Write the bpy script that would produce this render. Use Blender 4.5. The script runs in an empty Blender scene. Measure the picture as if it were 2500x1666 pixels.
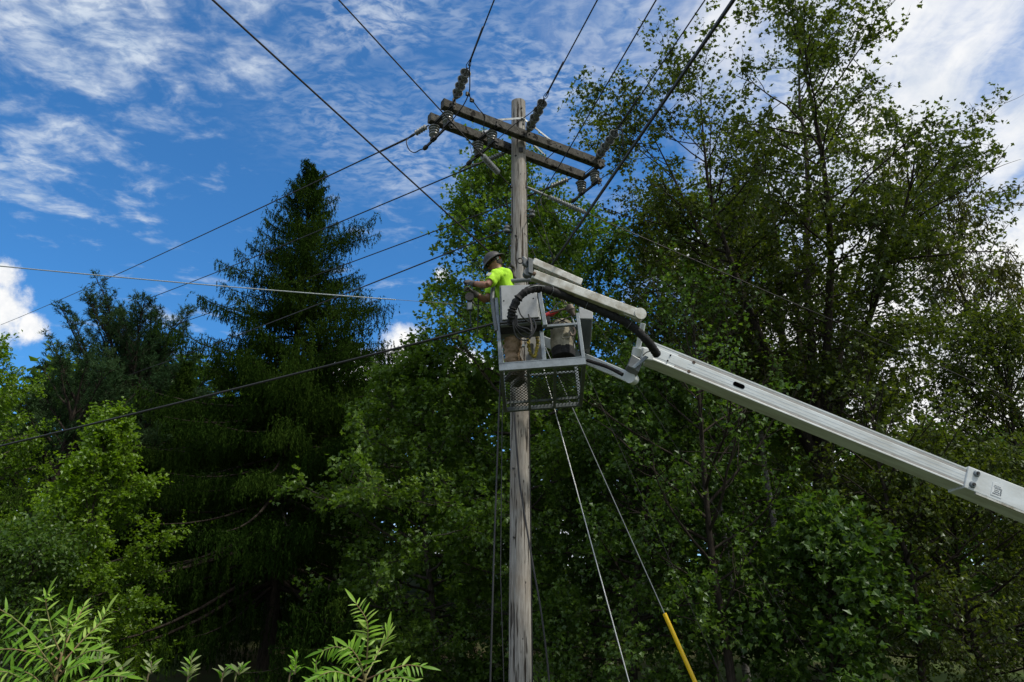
import bpy, bmesh, math, random
import numpy as np
from mathutils import Vector, Matrix
PI = math.pi
SC = bpy.context.scene
COL = SC.collection
RAD = math.radians

# ------------------------------------------------------------------ camera
F, CX, CY, PITCH, EYE = 1800.0, 1250.0, 833.0, RAD(21.0), 1.6
cam_d = bpy.data.cameras.new('camera'); cam = bpy.data.objects.new('camera', cam_d); COL.objects.link(cam)
cam_d.sensor_width = 36.0; cam_d.lens = 36.0 * F / 2500.0
cam_d.clip_start = 0.05; cam_d.clip_end = 3000
cam.location = (0, 0, EYE); cam.rotation_euler = (PI / 2 + PITCH, 0, 0)
SC.camera = cam

def ray(px, py):
    x, y = (px - CX) / F, (CY - py) / F
    c, s = math.cos(PITCH), math.sin(PITCH)
    return Vector((x, c - y * s, s + y * c)).normalized()
def at_y(px, py, y):
    d = ray(px, py); return Vector((0, 0, EYE)) + d * (y / d.y)
def at_z(px, py, z):
    d = ray(px, py); return Vector((0, 0, EYE)) + d * ((z - EYE) / d.z)
def at_d(px, py, dep):
    x, y = (px - CX) / F, (CY - py) / F
    c, s = math.cos(PITCH), math.sin(PITCH)
    return Vector((x * dep, (c - y * s) * dep, EYE + (s + y * c) * dep))

# ------------------------------------------------------------------ sun, exposure
SUN_EL, SUN_AZ = RAD(56), RAD(120)
sdir = Vector((math.sin(SUN_AZ) * math.cos(SUN_EL), math.cos(SUN_AZ) * math.cos(SUN_EL), math.sin(SUN_EL)))
sl = bpy.data.lights.new('sun', 'SUN'); sl.energy = 3.6; sl.angle = RAD(4); sl.color = (1.0, 0.94, 0.82)
so = bpy.data.objects.new('sun', sl); COL.objects.link(so); so.rotation_euler = sdir.to_track_quat('Z', 'Y').to_euler()
SC.view_settings.view_transform = 'Standard'; SC.view_settings.look = 'None'
SC.view_settings.exposure = 0.0; SC.view_settings.gamma = 1.0; SC.view_settings.use_curve_mapping = False

SC.cycles.max_bounces = 5; SC.cycles.diffuse_bounces = 2; SC.cycles.glossy_bounces = 2; SC.cycles.transmission_bounces = 3; SC.cycles.transparent_max_bounces = 4

# ------------------------------------------------------------------ node helper
class NT:
    def __init__(s, tree): s.t = tree; tree.nodes.clear()
    def n(s, typ, out=0, ins=None, **kw):
        nd = s.t.nodes.new(typ)
        for k, v in kw.items(): setattr(nd, k, v)
        for k, v in (ins or {}).items():
            sk = nd.inputs[k]
            if isinstance(v, bpy.types.NodeSocket): s.t.links.new(v, sk)
            else: sk.default_value = v
        return nd.outputs[out]
    def m(s, op, a, b=0.0, c=0.0, clamp=False):
        return s.n('ShaderNodeMath', ins={0: a, 1: b, 2: c}, operation=op, use_clamp=clamp)
    def ss(s, x, lo, hi, a=0.0, b=1.0):
        return s.n('ShaderNodeMapRange', ins={'Value': x, 'From Min': lo, 'From Max': hi, 'To Min': a, 'To Max': b}, interpolation_type='SMOOTHSTEP')
    def mix(s, f, a, b, bt='MIX'):
        nd = s.t.nodes.new('ShaderNodeMix'); nd.data_type = 'RGBA'; nd.blend_type = bt
        for k, v in ((0, f), (6, a), (7, b)):
            if isinstance(v, bpy.types.NodeSocket): s.t.links.new(v, nd.inputs[k])
            else: nd.inputs[k].default_value = v
        return nd.outputs[2]
    def noise(s, vec, scale, detail=4.0, rough=0.55, dist=0.0, out=0):
        return s.n('ShaderNodeTexNoise', out=out, ins={'Vector': vec, 'Scale': scale, 'Detail': detail, 'Roughness': rough, 'Distortion': dist})
    def comb(s, x, y, z=0.0): return s.n('ShaderNodeCombineXYZ', ins={0: x, 1: y, 2: z})
    def ramp(s, f, stops):
        nd = s.t.nodes.new('ShaderNodeValToRGB'); s.t.links.new(f, nd.inputs[0])
        e = nd.color_ramp.elements
        while len(e) < len(stops): e.new(0.5)
        for i, (p, c) in enumerate(stops): e[i].position = p; e[i].color = (*c, 1)
        return nd.outputs[0]
    def link(s, a, b): s.t.links.new(a, b)

# ------------------------------------------------------------------ sky: Nishita air with procedural cloud layers
W = bpy.data.worlds.new('World'); SC.world = W; W.use_nodes = True
W.cycles.sampling_method = 'MANUAL'; W.cycles.sample_map_resolution = 256
w = NT(W.node_tree)
SKY_TINT = (0.056, 0.130, 0.180)      # Nishita strength about 0.09, a little bluer
tc = w.n('ShaderNodeTexCoord', out='Generated')
sky = w.n('ShaderNodeTexSky', sky_type='NISHITA', sun_disc=False, sun_elevation=SUN_EL, sun_rotation=SUN_AZ, altitude=600, air_density=1.0, dust_density=0.3, ozone_density=2.5)
sep = w.t.nodes.new('ShaderNodeSeparateXYZ'); w.link(tc, sep.inputs[0])
dx, dy, dz = sep.outputs
zc = w.m('MAXIMUM', dz, 0.05)
qx = w.m('DIVIDE', dx, zc); qy = w.m('DIVIDE', dy, zc)
q = w.comb(qx, qy)
az = w.m('ARCTAN2', dx, dy)
# A: puffy altocumulus patches high on the left
wv = w.noise(q, 5.0, 3, 0.5, out=1)
q2 = w.n('ShaderNodeVectorMath', ins={0: q, 1: w.n('ShaderNodeVectorMath', ins={0: wv, 3: 0.10}, operation='SCALE')}, operation='ADD')
nA = w.noise(w.n('ShaderNodeMapping', ins={'Vector': q2, 'Location': (0.35, 0.2, 3.1), 'Scale': (1.0, 1.15, 1)}), 8.0, 5, 0.58, 0.0)
nA0 = w.noise(w.n('ShaderNodeMapping', ins={'Vector': q, 'Location': (2.35, 0.9, 0.4)}), 1.9, 2, 0.5)
mA = w.m('MULTIPLY', w.ss(qx, -0.18, -0.46), w.ss(w.m('ADD', qy, w.m('MULTIPLY', qx, 0.55)), 1.20, 0.70))
aA = w.ss(w.m('ADD', w.m('ADD', w.m('MULTIPLY', nA, 0.75), w.m('MULTIPLY', nA0, 0.42)), w.m('MULTIPLY', mA, 0.15)), 0.625, 0.90)
aA = w.m('MULTIPLY', aA, w.ss(qx, -0.05, -0.35, 0, 0.86))
# B: thin mottled cirrocumulus across the top
nB = w.noise(w.n('ShaderNodeMapping', ins={'Vector': q2, 'Location': (0, 0, 7.7), 'Rotation': (0, 0, 0.5), 'Scale': (1.0, 1.7, 1)}), 30, 3, 0.6, 0.3)
nB2 = w.noise(w.n('ShaderNodeMapping', ins={'Vector': q, 'Location': (0.3, 0.1, 1.3)}), 3.0, 3, 0.55)
mB = w.m('MULTIPLY', w.ss(qy, 1.95, 1.2), w.ss(qx, -0.66, -0.15))
aB = w.m('MULTIPLY', w.m('MULTIPLY', w.ss(nB, 0.34, 0.68, 0.06, 1.0), w.ss(nB2, 0.34, 0.64)), w.m('MULTIPLY', mB, 0.58))
aA = w.m('MULTIPLY', aA, w.ss(nB, 0.30, 0.62, 0.55, 1.12))
# C: broad bright sheet with streaks on the right
nC = w.noise(w.n('ShaderNodeMapping', ins={'Vector': q2, 'Location': (0, 0, 2.2), 'Rotation': (0, 0, -0.25), 'Scale': (2.6, 0.75, 1)}), 3.0, 6, 0.58, 0.25)
nC2 = w.noise(w.n('ShaderNodeMapping', ins={'Vector': q2, 'Location': (0, 0, 5.5)}), 3.2, 6, 0.62)
mC = w.ss(az, 0.02, 0.50)
aC = w.ss(w.m('ADD', w.m('ADD', w.m('MULTIPLY', nC, 0.55), w.m('MULTIPLY', nC2, 0.45)), w.m('MULTIPLY', mC, 0.30)), 0.54, 0.92, 0, 0.97)
aC = w.m('MULTIPLY', aC, w.m('MULTIPLY', w.ss(az, -0.25, 0.34), w.ss(dz, 0.06, 0.2)))
# the open sky overhead and behind the photographer goes on as a broken sheet of cloud
nE = w.noise(w.n('ShaderNodeMapping', ins={'Vector': q, 'Location': (0, 0, 9.9)}), 1.3, 4, 0.58)
aE = w.m('MULTIPLY', w.ss(nE, 0.36, 0.62), w.m('MULTIPLY', w.ss(qy, 0.80, 0.35), 0.90))
# D: low cumulus heads
warp = w.noise(tc, 17.0, 8, 0.66)
warp2 = w.noise(tc, 4.0, 2, 0.5)
wsum = w.m('ADD', w.m('SUBTRACT', warp, 0.5), w.m('MULTIPLY', w.m('SUBTRACT', warp2, 0.5), 0.8))
def blob(px, py, r):
    dd = w.n('ShaderNodeVectorMath', out=1, ins={0: tc, 1: tuple(ray(px, py))}, operation='DISTANCE')
    return w.m('SUBTRACT', 1.0, w.m('DIVIDE', dd, r))
fD = blob(-20, 755, 0.055)
for b in ((80, 800, 0.026), (10, 672, 0.026), (985, 895, 0.042), (890, 930, 0.05), (1078, 672, 0.016), (1120, 940, .05),
          (2440, 640, 0.09), (2330, 760, 0.13), (2500, 800, 0.14), (2380, 980, .16), (2180, 900, .13), (1900, 790, .07), (1680, 660, .06)):
    fD = w.m('MAXIMUM', fD, blob(*b))
aD = w.ss(w.m('ADD', fD, w.m('MULTIPLY', wsum, 2.3)), -0.05, 0.62)
nH = w.noise(tc, 5.0, 4, 0.6)
aH = w.m('MULTIPLY', w.ss(nH, 0.36, 0.56), w.m('MULTIPLY', w.ss(dz, 0.26, 0.10), 0.92))     # cumulus bank low all round
shade = w.noise(tc, 14.0, 5, 0.6)
ccol = w.ramp(shade, [(0.28, (0.70, 0.76, 0.84)), (0.58, (1.0, 1.0, 1.0))])
acol = w.ramp(shade, [(0.25, (0.50, 0.62, 0.78)), (0.7, (0.80, 0.86, 0.94))])
skyb = w.mix(1.0, sky, (*SKY_TINT, 1), 'MULTIPLY')
c0 = w.mix(aB, skyb, acol)
c0 = w.mix(aA, c0, acol)
c0 = w.mix(aE, c0, ccol)
c0 = w.mix(aC, c0, ccol)
c0 = w.mix(w.m('MAXIMUM', aD, aH), c0, w.ramp(warp, [(0.35, (0.72, 0.77, 0.84)), (0.55, (1.0, 1.0, 1.0))]))
bg = w.n('ShaderNodeBackground', ins={'Color': c0, 'Strength': 1.0})
w.link(bg, w.t.nodes.new('ShaderNodeOutputWorld').inputs['Surface'])

# ------------------------------------------------------------------ mesh helpers
class MB:
    """collects vertices / faces for ONE mesh"""
    def __init__(s): s.v, s.f, s.a, s.n = [], [], [], 0; s.mi = []
    def add(s, v, f, attr=None, mi=0):
        v = np.asarray(v, float).reshape(-1, 3); f = np.asarray(f, int)
        s.v.append(v); s.f.append(f + s.n); s.n += len(v); s.mi.append(np.full(len(f), mi))
        s.a.append(np.zeros(len(v)) if attr is None else np.broadcast_to(np.asarray(attr, float), (len(v),)))
        return s
    def mesh(s, name, off=(0, 0, 0), attr=False, smooth=False):
        v = np.concatenate(s.v) - np.asarray(off, float)
        me = bpy.data.meshes.new(name)
        me.vertices.add(len(v)); me.vertices.foreach_set('co', v.astype(np.float32).ravel())
        lens = np.concatenate([np.full(len(f), f.shape[1]) for f in s.f]); idx = np.concatenate([f.ravel() for f in s.f])
        me.loops.add(len(idx)); me.loops.foreach_set('vertex_index', idx.astype(np.int32))
        me.polygons.add(len(lens)); me.polygons.foreach_set('loop_start', (np.cumsum(lens) - lens).astype(np.int32))
        me.polygons.foreach_set('loop_total', lens.astype(np.int32))
        mi = np.concatenate(s.mi)
        if mi.any(): me.polygons.foreach_set('material_index', mi.astype(np.int32))
        me.polygons.foreach_set('use_smooth', np.full(len(lens), bool(smooth), bool))
        if attr:
            at = me.attributes.new('rnd', 'FLOAT', 'POINT'); at.data.foreach_set('value', np.concatenate(s.a).astype(np.float32))
        me.update(calc_edges=True); me.validate()
        return me

def root(name, loc, label, cat, group=None):
    o = bpy.data.objects.new(name, None); COL.objects.link(o); o.location = loc; o.empty_display_size = 0.2
    return tag(o, label, cat, group)
def tag(o, label=None, cat=None, group=None, kind=None):
    for k, v in (('label', label), ('category', cat), ('group', group), ('kind', kind)):
        if v: o[k] = v
    return o
def wloc(o):
    p = np.zeros(3)
    while o is not None: p += np.array(o.location); o = o.parent
    return p
def obj(name, mb, mat, parent=None, smooth=False, attr=False, loc=None, bevel=0.0, **tg):
    """one mesh object from world coordinates; origin at the parent's origin (or loc)"""
    base = wloc(parent) if parent is not None else np.zeros(3)
    off = base if loc is None else np.asarray(loc, float)
    me = mb.mesh(name, off, attr, smooth) if isinstance(mb, MB) else mb
    for m in (mat if isinstance(mat, (list, tuple)) else [mat]): me.materials.append(m)
    o = bpy.data.objects.new(name, me); COL.objects.link(o)
    if parent is not None: o.parent = parent
    o.location = off - base
    if bevel:
        b = o.modifiers.new('bevel', 'BEVEL'); b.width = bevel; b.segments = 2; b.limit_method = 'ANGLE'; b.angle_limit = RAD(40)
    if smooth == 'auto':
        me.polygons.foreach_set('use_smooth', np.ones(len(me.polygons), bool))
        me.set_sharp_from_angle(angle=RAD(38))
    return tag(o, **tg) if tg else o

def unit(v): v = np.asarray(v, float); return v / max(np.linalg.norm(v), 1e-9)
def frame(d, up=(0, 0, 1)):
    d = unit(d); s = np.cross(d, up)
    if np.linalg.norm(s) < 1e-4: s = np.cross(d, (0, 1, 0.01))
    s = unit(s); return s, np.cross(s, d), d
BOXF = [(0, 3, 2, 1), (4, 5, 6, 7), (0, 1, 5, 4), (1, 2, 6, 5), (2, 3, 7, 6), (3, 0, 4, 7)]
def box8(mb, p, mi=0): return mb.add(p, BOXF, mi=mi)
def box(mb, c, sz, ax=None):
    c = np.asarray(c, float); h = np.asarray(sz, float) / 2
    R = np.eye(3) if ax is None else np.asarray([unit(a) for a in ax])
    s = [(-1, -1, -1), (1, -1, -1), (1, 1, -1), (-1, 1, -1), (-1, -1, 1), (1, -1, 1), (1, 1, 1), (-1, 1, 1)]
    return mb.add([c + (np.array(k) * h) @ R for k in s], BOXF)
def beam(mb, a, b, wd, ht, up=(0, 0, 1), w2=None, h2=None):
    """box from a to b; wd across, ht along up"""
    a, b = np.asarray(a, float), np.asarray(b, float); s, u, d = frame(b - a, up)
    w2 = wd if w2 is None else w2; h2 = ht if h2 is None else h2
    p = [e + s * sx * W_ / 2 + u * sy * H_ / 2 for e, W_, H_ in ((a, wd, ht), (b, w2, h2)) for sx, sy in ((-1, -1), (1, -1), (1, 1), (-1, 1))]
    return mb.add(p, BOXF)
def tube(mb, pts, r, n=8, cap=True, attr=None, up=(0, 0, 1)):
    P = np.asarray(pts, float); m = len(P); r = np.broadcast_to(np.asarray(r, float), (m,))
    T = np.gradient(P, axis=0); T /= np.maximum(np.linalg.norm(T, axis=1, keepdims=True), 1e-9)
    s, u, _ = frame(T[0], up); V = []
    th = np.linspace(0, 2 * PI, n, endpoint=False); cs, sn = np.cos(th)[:, None], np.sin(th)[:, None]
    for i in range(m):
        s = s - T[i] * np.dot(s, T[i]); s = unit(s); u = np.cross(s, T[i])
        V.append(P[i] + r[i] * (cs * s + sn * u))
    V = np.concatenate(V); k = np.arange(n); k2 = (k + 1) % n
    Fq = np.concatenate([np.stack([i * n + k, i * n + k2, (i + 1) * n + k2, (i + 1) * n + k], 1) for i in range(m - 1)])
    st = mb.n; mb.add(V, Fq, attr)
    if cap:
        mb.add(np.concatenate([V[:n], P[:1]]), np.stack([k2, k, np.full(n, n)], 1), attr if np.ndim(attr) == 0 else None)
        mb.add(np.concatenate([V[-n:], P[-1:]]), np.stack([k, k2, np.full(n, n)], 1), attr if np.ndim(attr) == 0 else None)
    return mb
def lathe(mb, a, d, prof, n=14):
    """surface of revolution about axis a + t*d; prof = [(t, r)...] closed at both ends"""
    a = np.asarray(a, float); s, u, d = frame(d); th = np.linspace(0, 2 * PI, n, endpoint=False)
    V = np.concatenate([a + d * t + r * (np.cos(th)[:, None] * s + np.sin(th)[:, None] * u) for t, r in prof])
    k = np.arange(n); k2 = (k + 1) % n
    Fq = np.concatenate([np.stack([i * n + k, i * n + k2, (i + 1) * n + k2, (i + 1) * n + k], 1) for i in range(len(prof) - 1)])
    mb.add(V, Fq); mb.add(V[:n], [list(k[::-1])]); mb.add(V[-n:], [list(k)])
    return mb
def smoothpath(pts, n=24):
    P = np.asarray([tuple(p) for p in pts], float); P2 = np.vstack([2 * P[0] - P[1], P, 2 * P[-1] - P[-2]]); out = []
    m = len(P) - 1
    for t in np.linspace(0, m, n):
        i = min(int(t), m - 1); f = t - i; a, b, c, d = P2[i:i + 4]
        out.append(0.5 * ((2 * b) + (c - a) * f + (2 * a - 5 * b + 4 * c - d) * f * f + (3 * b - a - 3 * c + d) * f ** 3))
    return np.array(out)
def sag(a, b, s, n=24):
    a, b = np.asarray(a, float), np.asarray(b, float); t = np.linspace(0, 1, n)[:, None]
    P = a + (b - a) * t; P[:, 2] -= (4 * s * t * (1 - t))[:, 0]; return P

# ------------------------------------------------------------------ materials
def mat(name, col, rough=0.6, metal=0.0, var=0.0, scale=6.0, col2=None, bump=0.0, bscale=40.0, spec=0.5, stretch=None, rot=None):
    m = bpy.data.materials.new(name); m.use_nodes = True; t = NT(m.node_tree)
    p = t.t.nodes.new('ShaderNodeBsdfPrincipled'); o = t.t.nodes.new('ShaderNodeOutputMaterial'); t.link(p.outputs[0], o.inputs[0])
    p.inputs['Roughness'].default_value = rough; p.inputs['Metallic'].default_value = metal
    p.inputs['Specular IOR Level'].default_value = spec; p.inputs['Base Color'].default_value = (*col, 1)
    v = t.n('ShaderNodeTexCoord', out='Object')
    if rot: v = t.n('ShaderNodeMapping', ins={'Vector': v, 'Rotation': rot})
    if stretch: v = t.n('ShaderNodeMapping', ins={'Vector': v, 'Scale': stretch})
    if var or col2:
        c2 = col2 or tuple(max(c * (1 - var), 0) for c in col)
        nz = t.noise(v, scale, 6, 0.62)
        t.link(t.ramp(nz, [(0.36, c2), (0.62, col)]), p.inputs['Base Color'])
        t.link(t.ss(nz, 0.3, 0.7, min(rough + 0.12, 1), max(rough - 0.08, 0.05)), p.inputs['Roughness'])
    if bump:
        bn = t.n('ShaderNodeBump', ins={'Strength': bump, 'Distance': 0.01, 'Height': t.noise(v, bscale, 4, 0.6)})
        t.link(bn, p.inputs['Normal'])
    return m
def leafmat(name, dark, mid, light, transl=0.42, gloss=0.028, tcol=1.6):
    m = bpy.data.materials.new(name); m.use_nodes = True; t = NT(m.node_tree)
    a = t.n('ShaderNodeAttribute', out='Fac', attribute_name='rnd')
    c = t.ramp(a, [(0.05, dark), (0.5, mid), (0.95, light)])
    ct = t.mix(1.0, c, (tcol * 0.95, tcol, tcol * 0.45, 1), 'MULTIPLY')
    s = t.n('ShaderNodeMixShader', ins={0: transl, 1: t.n('ShaderNodeBsdfDiffuse', ins={'Color': c}), 2: t.n('ShaderNodeBsdfTranslucent', ins={'Color': ct})})
    s = t.n('ShaderNodeMixShader', ins={0: gloss, 1: s, 2: t.n('ShaderNodeBsdfGlossy', ins={'Roughness': 0.42, 'Color': (0.8, 0.88, 0.85, 1)})})
    t.link(s, t.t.nodes.new('ShaderNodeOutputMaterial').inputs[0])
    return m
def barkmat(name, c1, c2, stretch=(6, 6, 1.2), sc=5):
    return mat(name, c1, 0.9, 0, col2=c2, scale=sc, bump=0.8, bscale=sc * 2, spec=0.2, stretch=stretch)

# ------------------------------------------------------------------ ground
def gh(x, y):
    t = np.clip((np.asarray(y, float) - 15) / 40, 0, 1); return 9.0 * t * t * (3 - 2 * t) * np.clip((22 - np.asarray(x, float)) / 40, 0.6, 1)
gx = np.concatenate([np.linspace(-400, -45, 14), np.linspace(-40, 40, 61), np.linspace(45, 400, 14)])
gy = np.concatenate([np.linspace(-400, -25, 12), np.linspace(-20, 70, 61), np.linspace(80, 500, 14)])
GX, GY = np.meshgrid(gx, gy); rs = np.random.RandomState(1)
GZ = gh(GX, GY) + rs.normal(0, 0.03, GX.shape)
ng = len(gx); ii, jj = np.meshgrid(np.arange(ng - 1), np.arange(len(gy) - 1)); b0 = (jj * ng + ii).ravel()
mg = MB().add(np.stack([GX, GY, GZ], -1), np.stack([b0, b0 + 1, b0 + ng + 1, b0 + ng], 1))
M_ground = mat('ground_soil_grass', (0.055, 0.085, 0.025), 0.95, col2=(0.06, 0.05, 0.03), scale=0.6, bump=0.6, bscale=8, spec=0.1)
obj('ground', mg, M_ground, smooth=True, kind='structure')

# ------------------------------------------------------------------ foliage generators
LEAF = {  # template (x across, y along, z fold), triangles
 'maple': (np.array([(0, 0, 0), (-.52, .40, .10), (-.20, .58, .02), (0, 1.0, -.10), (.20, .58, .02), (.52, .40, .10)]), np.array([(0, 2, 1), (0, 3, 2), (0, 4, 3), (0, 5, 4)])),
 'oval': (np.array([(0, 0, 0), (-.34, .5, .10), (0, 1.0, -.08), (.34, .5, .10)]), np.array([(0, 2, 1), (0, 3, 2)])),
 'lance': (np.array([(0, 0, 0), (-.17, .4, .06), (0, 1.0, -.12), (.17, .4, .06)]), np.array([(0, 2, 1), (0, 3, 2)])),
}
def nrm(a): return a / np.maximum(np.linalg.norm(a, axis=-1, keepdims=True), 1e-9)
def scatter(mb, P, D, Nn, size, rnd, shape):
    T, Fc = LEAF[shape]; D = nrm(D); S = nrm(np.cross(D, Nn)); U = np.cross(S, D)
    V = P[:, None] + size[:, None, None] * (T[None, :, 0:1] * S[:, None] + T[None, :, 1:2] * D[:, None] + T[None, :, 2:3] * U[:, None])
    k = len(T); Fs = (Fc[None] + (np.arange(len(P)) * k)[:, None, None]).reshape(-1, 3)
    mb.add(V.reshape(-1, 3), Fs, np.repeat(rnd, k))
def wander(rng, p, d, L, n, up=0.0, jit=0.12):
    P = [np.array(p, float)]; d = unit(d)
    for i in range(n):
        d = unit(d + rng.normal(0, jit, 3) + np.array([0, 0, up / n])); P.append(P[-1] + d * L / n)
    return np.array(P)
def lerp_path(P, t):
    f = t * (len(P) - 1); i = min(int(f), len(P) - 2); k = f - i
    return P[i] * (1 - k) + P[i + 1] * k, unit(P[i + 1] - P[i])

def broadleaf(seed, H, R, z0=0.25, stems=1, prim=55, sec=9, twig=6, nl=9, leaf=0.11, shape='maple', lean=(0, 0), tr=0.14, elev=(20, 60),
              prof=None, twl=0.55, bare=0.0, fork=0.3, spread=0.25, droop=-0.35, inner=0.32, stem_h=(.75, 1.0)):
    """returns (wood MB, crown MB) in local coordinates, base at origin"""
    rng = np.random.RandomState(seed); wood, crown = MB(), MB()
    prof = prof or (lambda t: math.sin(PI * min(max((t * 0.86 + 0.14), 0), 1) ** 0.9) ** 0.7)
    if prof == 'round': prof = lambda t: 1.25 * (t + .12) ** .45 * (1 - t * .985) ** .42
    stemP = []
    trunkH = H * fork if stems > 1 else 0
    if stems > 1:
        T = wander(rng, (0, 0, -0.3), (lean[0] * .3, lean[1] * .3, 1), trunkH + .3, 5, 0, 0.03)
        tube(wood, T, np.linspace(tr * 1.25, tr, 6), 9); b = T[-1]
    else: b = np.array([0, 0, -0.3])
    for s in range(stems):
        a = 2 * PI * (s + rng.uniform(-.2, .2)) / stems; sp = spread * (0 if stems == 1 else .0 if s == 0 else rng.uniform(.6, 1.1))
        d = np.array([math.cos(a) * sp + lean[0], math.sin(a) * sp + lean[1], 1.0])
        hs = (H - b[2]) * (1 if s == 0 else rng.uniform(*stem_h)) * (1 - .26 * max(0.0, math.cos(a)) if stems > 4 and s else 1)
        P = wander(rng, b, d, hs / max(unit(d)[2], .6), 9, 0.25, 0.06)
        r0 = tr * (1 if stems == 1 else 0.66)
        tube(wood, P, r0 * np.linspace(1, 0.06, 10) ** 0.9, 8); stemP.append((P, r0))
    for i in range(prim):
        P, r0 = stemP[i % stems]; lo = z0 if stems == 1 else max(0.02, (z0 * H - b[2]) / (H - b[2]))
        t = lo + (1 - lo) * ((i + rng.uniform(0, 1)) / prim) ** 0.95
        p, d0 = lerp_path(P, min(t, .99)); hh = (p[2] / H - z0) / (1 - z0)
        L = R * max(prof(min(max(hh, 0), 1)), .12) * rng.uniform(.65, 1.12)
        if stems > 1: L *= 0.66
        a = i * 2.39996 + rng.uniform(-.5, .5)
        if stems > 1:
            o = p[:2] - np.array(lean) * p[2] ; a0 = math.atan2(o[1], o[0]); a = a0 + rng.normal(0, 1.0)
        el = RAD(elev[0] + (elev[1] - elev[0]) * min(max(hh, 0), 1) + rng.uniform(-12, 12))
        d = np.array([math.cos(a) * math.cos(el), math.sin(a) * math.cos(el), math.sin(el)])
        B = wander(rng, p, d, L, 6, 0.25, 0.10); rb = max(0.010, min(r0 * (1 - t) * .55 + .006, L * .014))
        tube(wood, B, rb * np.linspace(1, .25, 7), 5, cap=False)
        cl = rng.uniform(0, 1)
        ns = max(3, int(sec * (0.45 + 0.55 * L / R)))
        for j in range(ns):
            s = inner + (1 - inner) * (j + rng.uniform(0, 1)) / ns
            p2, d2 = lerp_path(B, min(s, .995)); side = rng.normal(0, 1, 3); side[2] = side[2] * .45 + .15
            L2 = (0.30 * L * (1.15 - .7 * s) + 0.25) * rng.uniform(.7, 1.2)
            S = wander(rng, p2, d2 * 0.75 + unit(side) * 0.9, L2, 4, 0.15, 0.16)
            tube(wood, S, np.linspace(max(rb * .4, .006), .003, 5), 3, cap=False)
            if rng.uniform() < bare: continue
            nt = max(2, int(twig * (.5 + L2)))
            tt = np.sort(rng.uniform(.15, 1, nt)); f = tt * 4; i0 = np.minimum(f.astype(int), 3); k = (f - i0)[:, None]
            q0 = S[i0] * (1 - k) + S[i0 + 1] * k; dd = nrm(S[i0 + 1] - S[i0])
            td = nrm(dd * .7 + rng.normal(0, .75, (nt, 3)) + np.array([0, 0, .1])); tl = twl * rng.uniform(.5, 1.1, nt)
            cl2 = np.clip(cl * .6 + rng.uniform(0, .4), 0, 1)
            q1 = q0 + td * tl[:, None]
            for a_, b_ in zip(q0, q1): 
                sd = unit(np.cross(b_ - a_, (0.3, 0.2, 1))) * .0035; wood.add([a_ - sd, a_ + sd, b_], [(0, 1, 2)])
            n = nt * nl; u = rng.uniform(0, 1.04, (nt, nl)) ** .75
            LP = (q0[:, None] + (q1 - q0)[:, None] * u[..., None]).reshape(-1, 3) + rng.normal(0, .035, (n, 3))
            LD = nrm(np.repeat(td, nl, 0) * .5 + rng.normal(0, .7, (n, 3)) + np.array([0, 0, droop]))
            LN = nrm(rng.normal(0, .55, (n, 3)) + np.array([0, 0, 1.0]))
            scatter(crown, LP, LD, LN, leaf * rng.uniform(.65, 1.2, n), np.clip(.45 * cl2 + .55 * rng.beta(2, 2, n), 0, 1), shape)
    return wood, crown

def needles(mb, A, B, rng, step=0.05, ln=0.055, wd=0.011, k=3, tone=None, fwd=0.55):
    """needle blades round many straight twigs A->B"""
    L = np.linalg.norm(B - A, axis=1); cnt = np.maximum((L / step).astype(int), 2) * k
    idx = np.repeat(np.arange(len(A)), cnt); n = len(idx); u = rng.uniform(0, 1, n)[:, None]
    P = A[idx] + (B - A)[idx] * u; d = nrm((B - A)[idx])
    o = rng.normal(0, 1, (n, 3)); o = nrm(o - d * (o * d).sum(1, keepdims=True)); D = nrm(o + d * fwd)
    S = nrm(np.cross(D, rng.normal(0, 1, (n, 3)))) * wd / 2; l = ln * rng.uniform(.7, 1.2, (n, 1))
    V = np.stack([P - S, P + S, P + D * l], 1).reshape(-1, 3)
    tn = (rng.uniform(0, 1, len(A)) if tone is None else tone)[idx] * .6 + rng.uniform(0, .4, n)
    mb.add(V, np.arange(3 * n).reshape(-1, 3), np.repeat(tn, 3))

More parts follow.
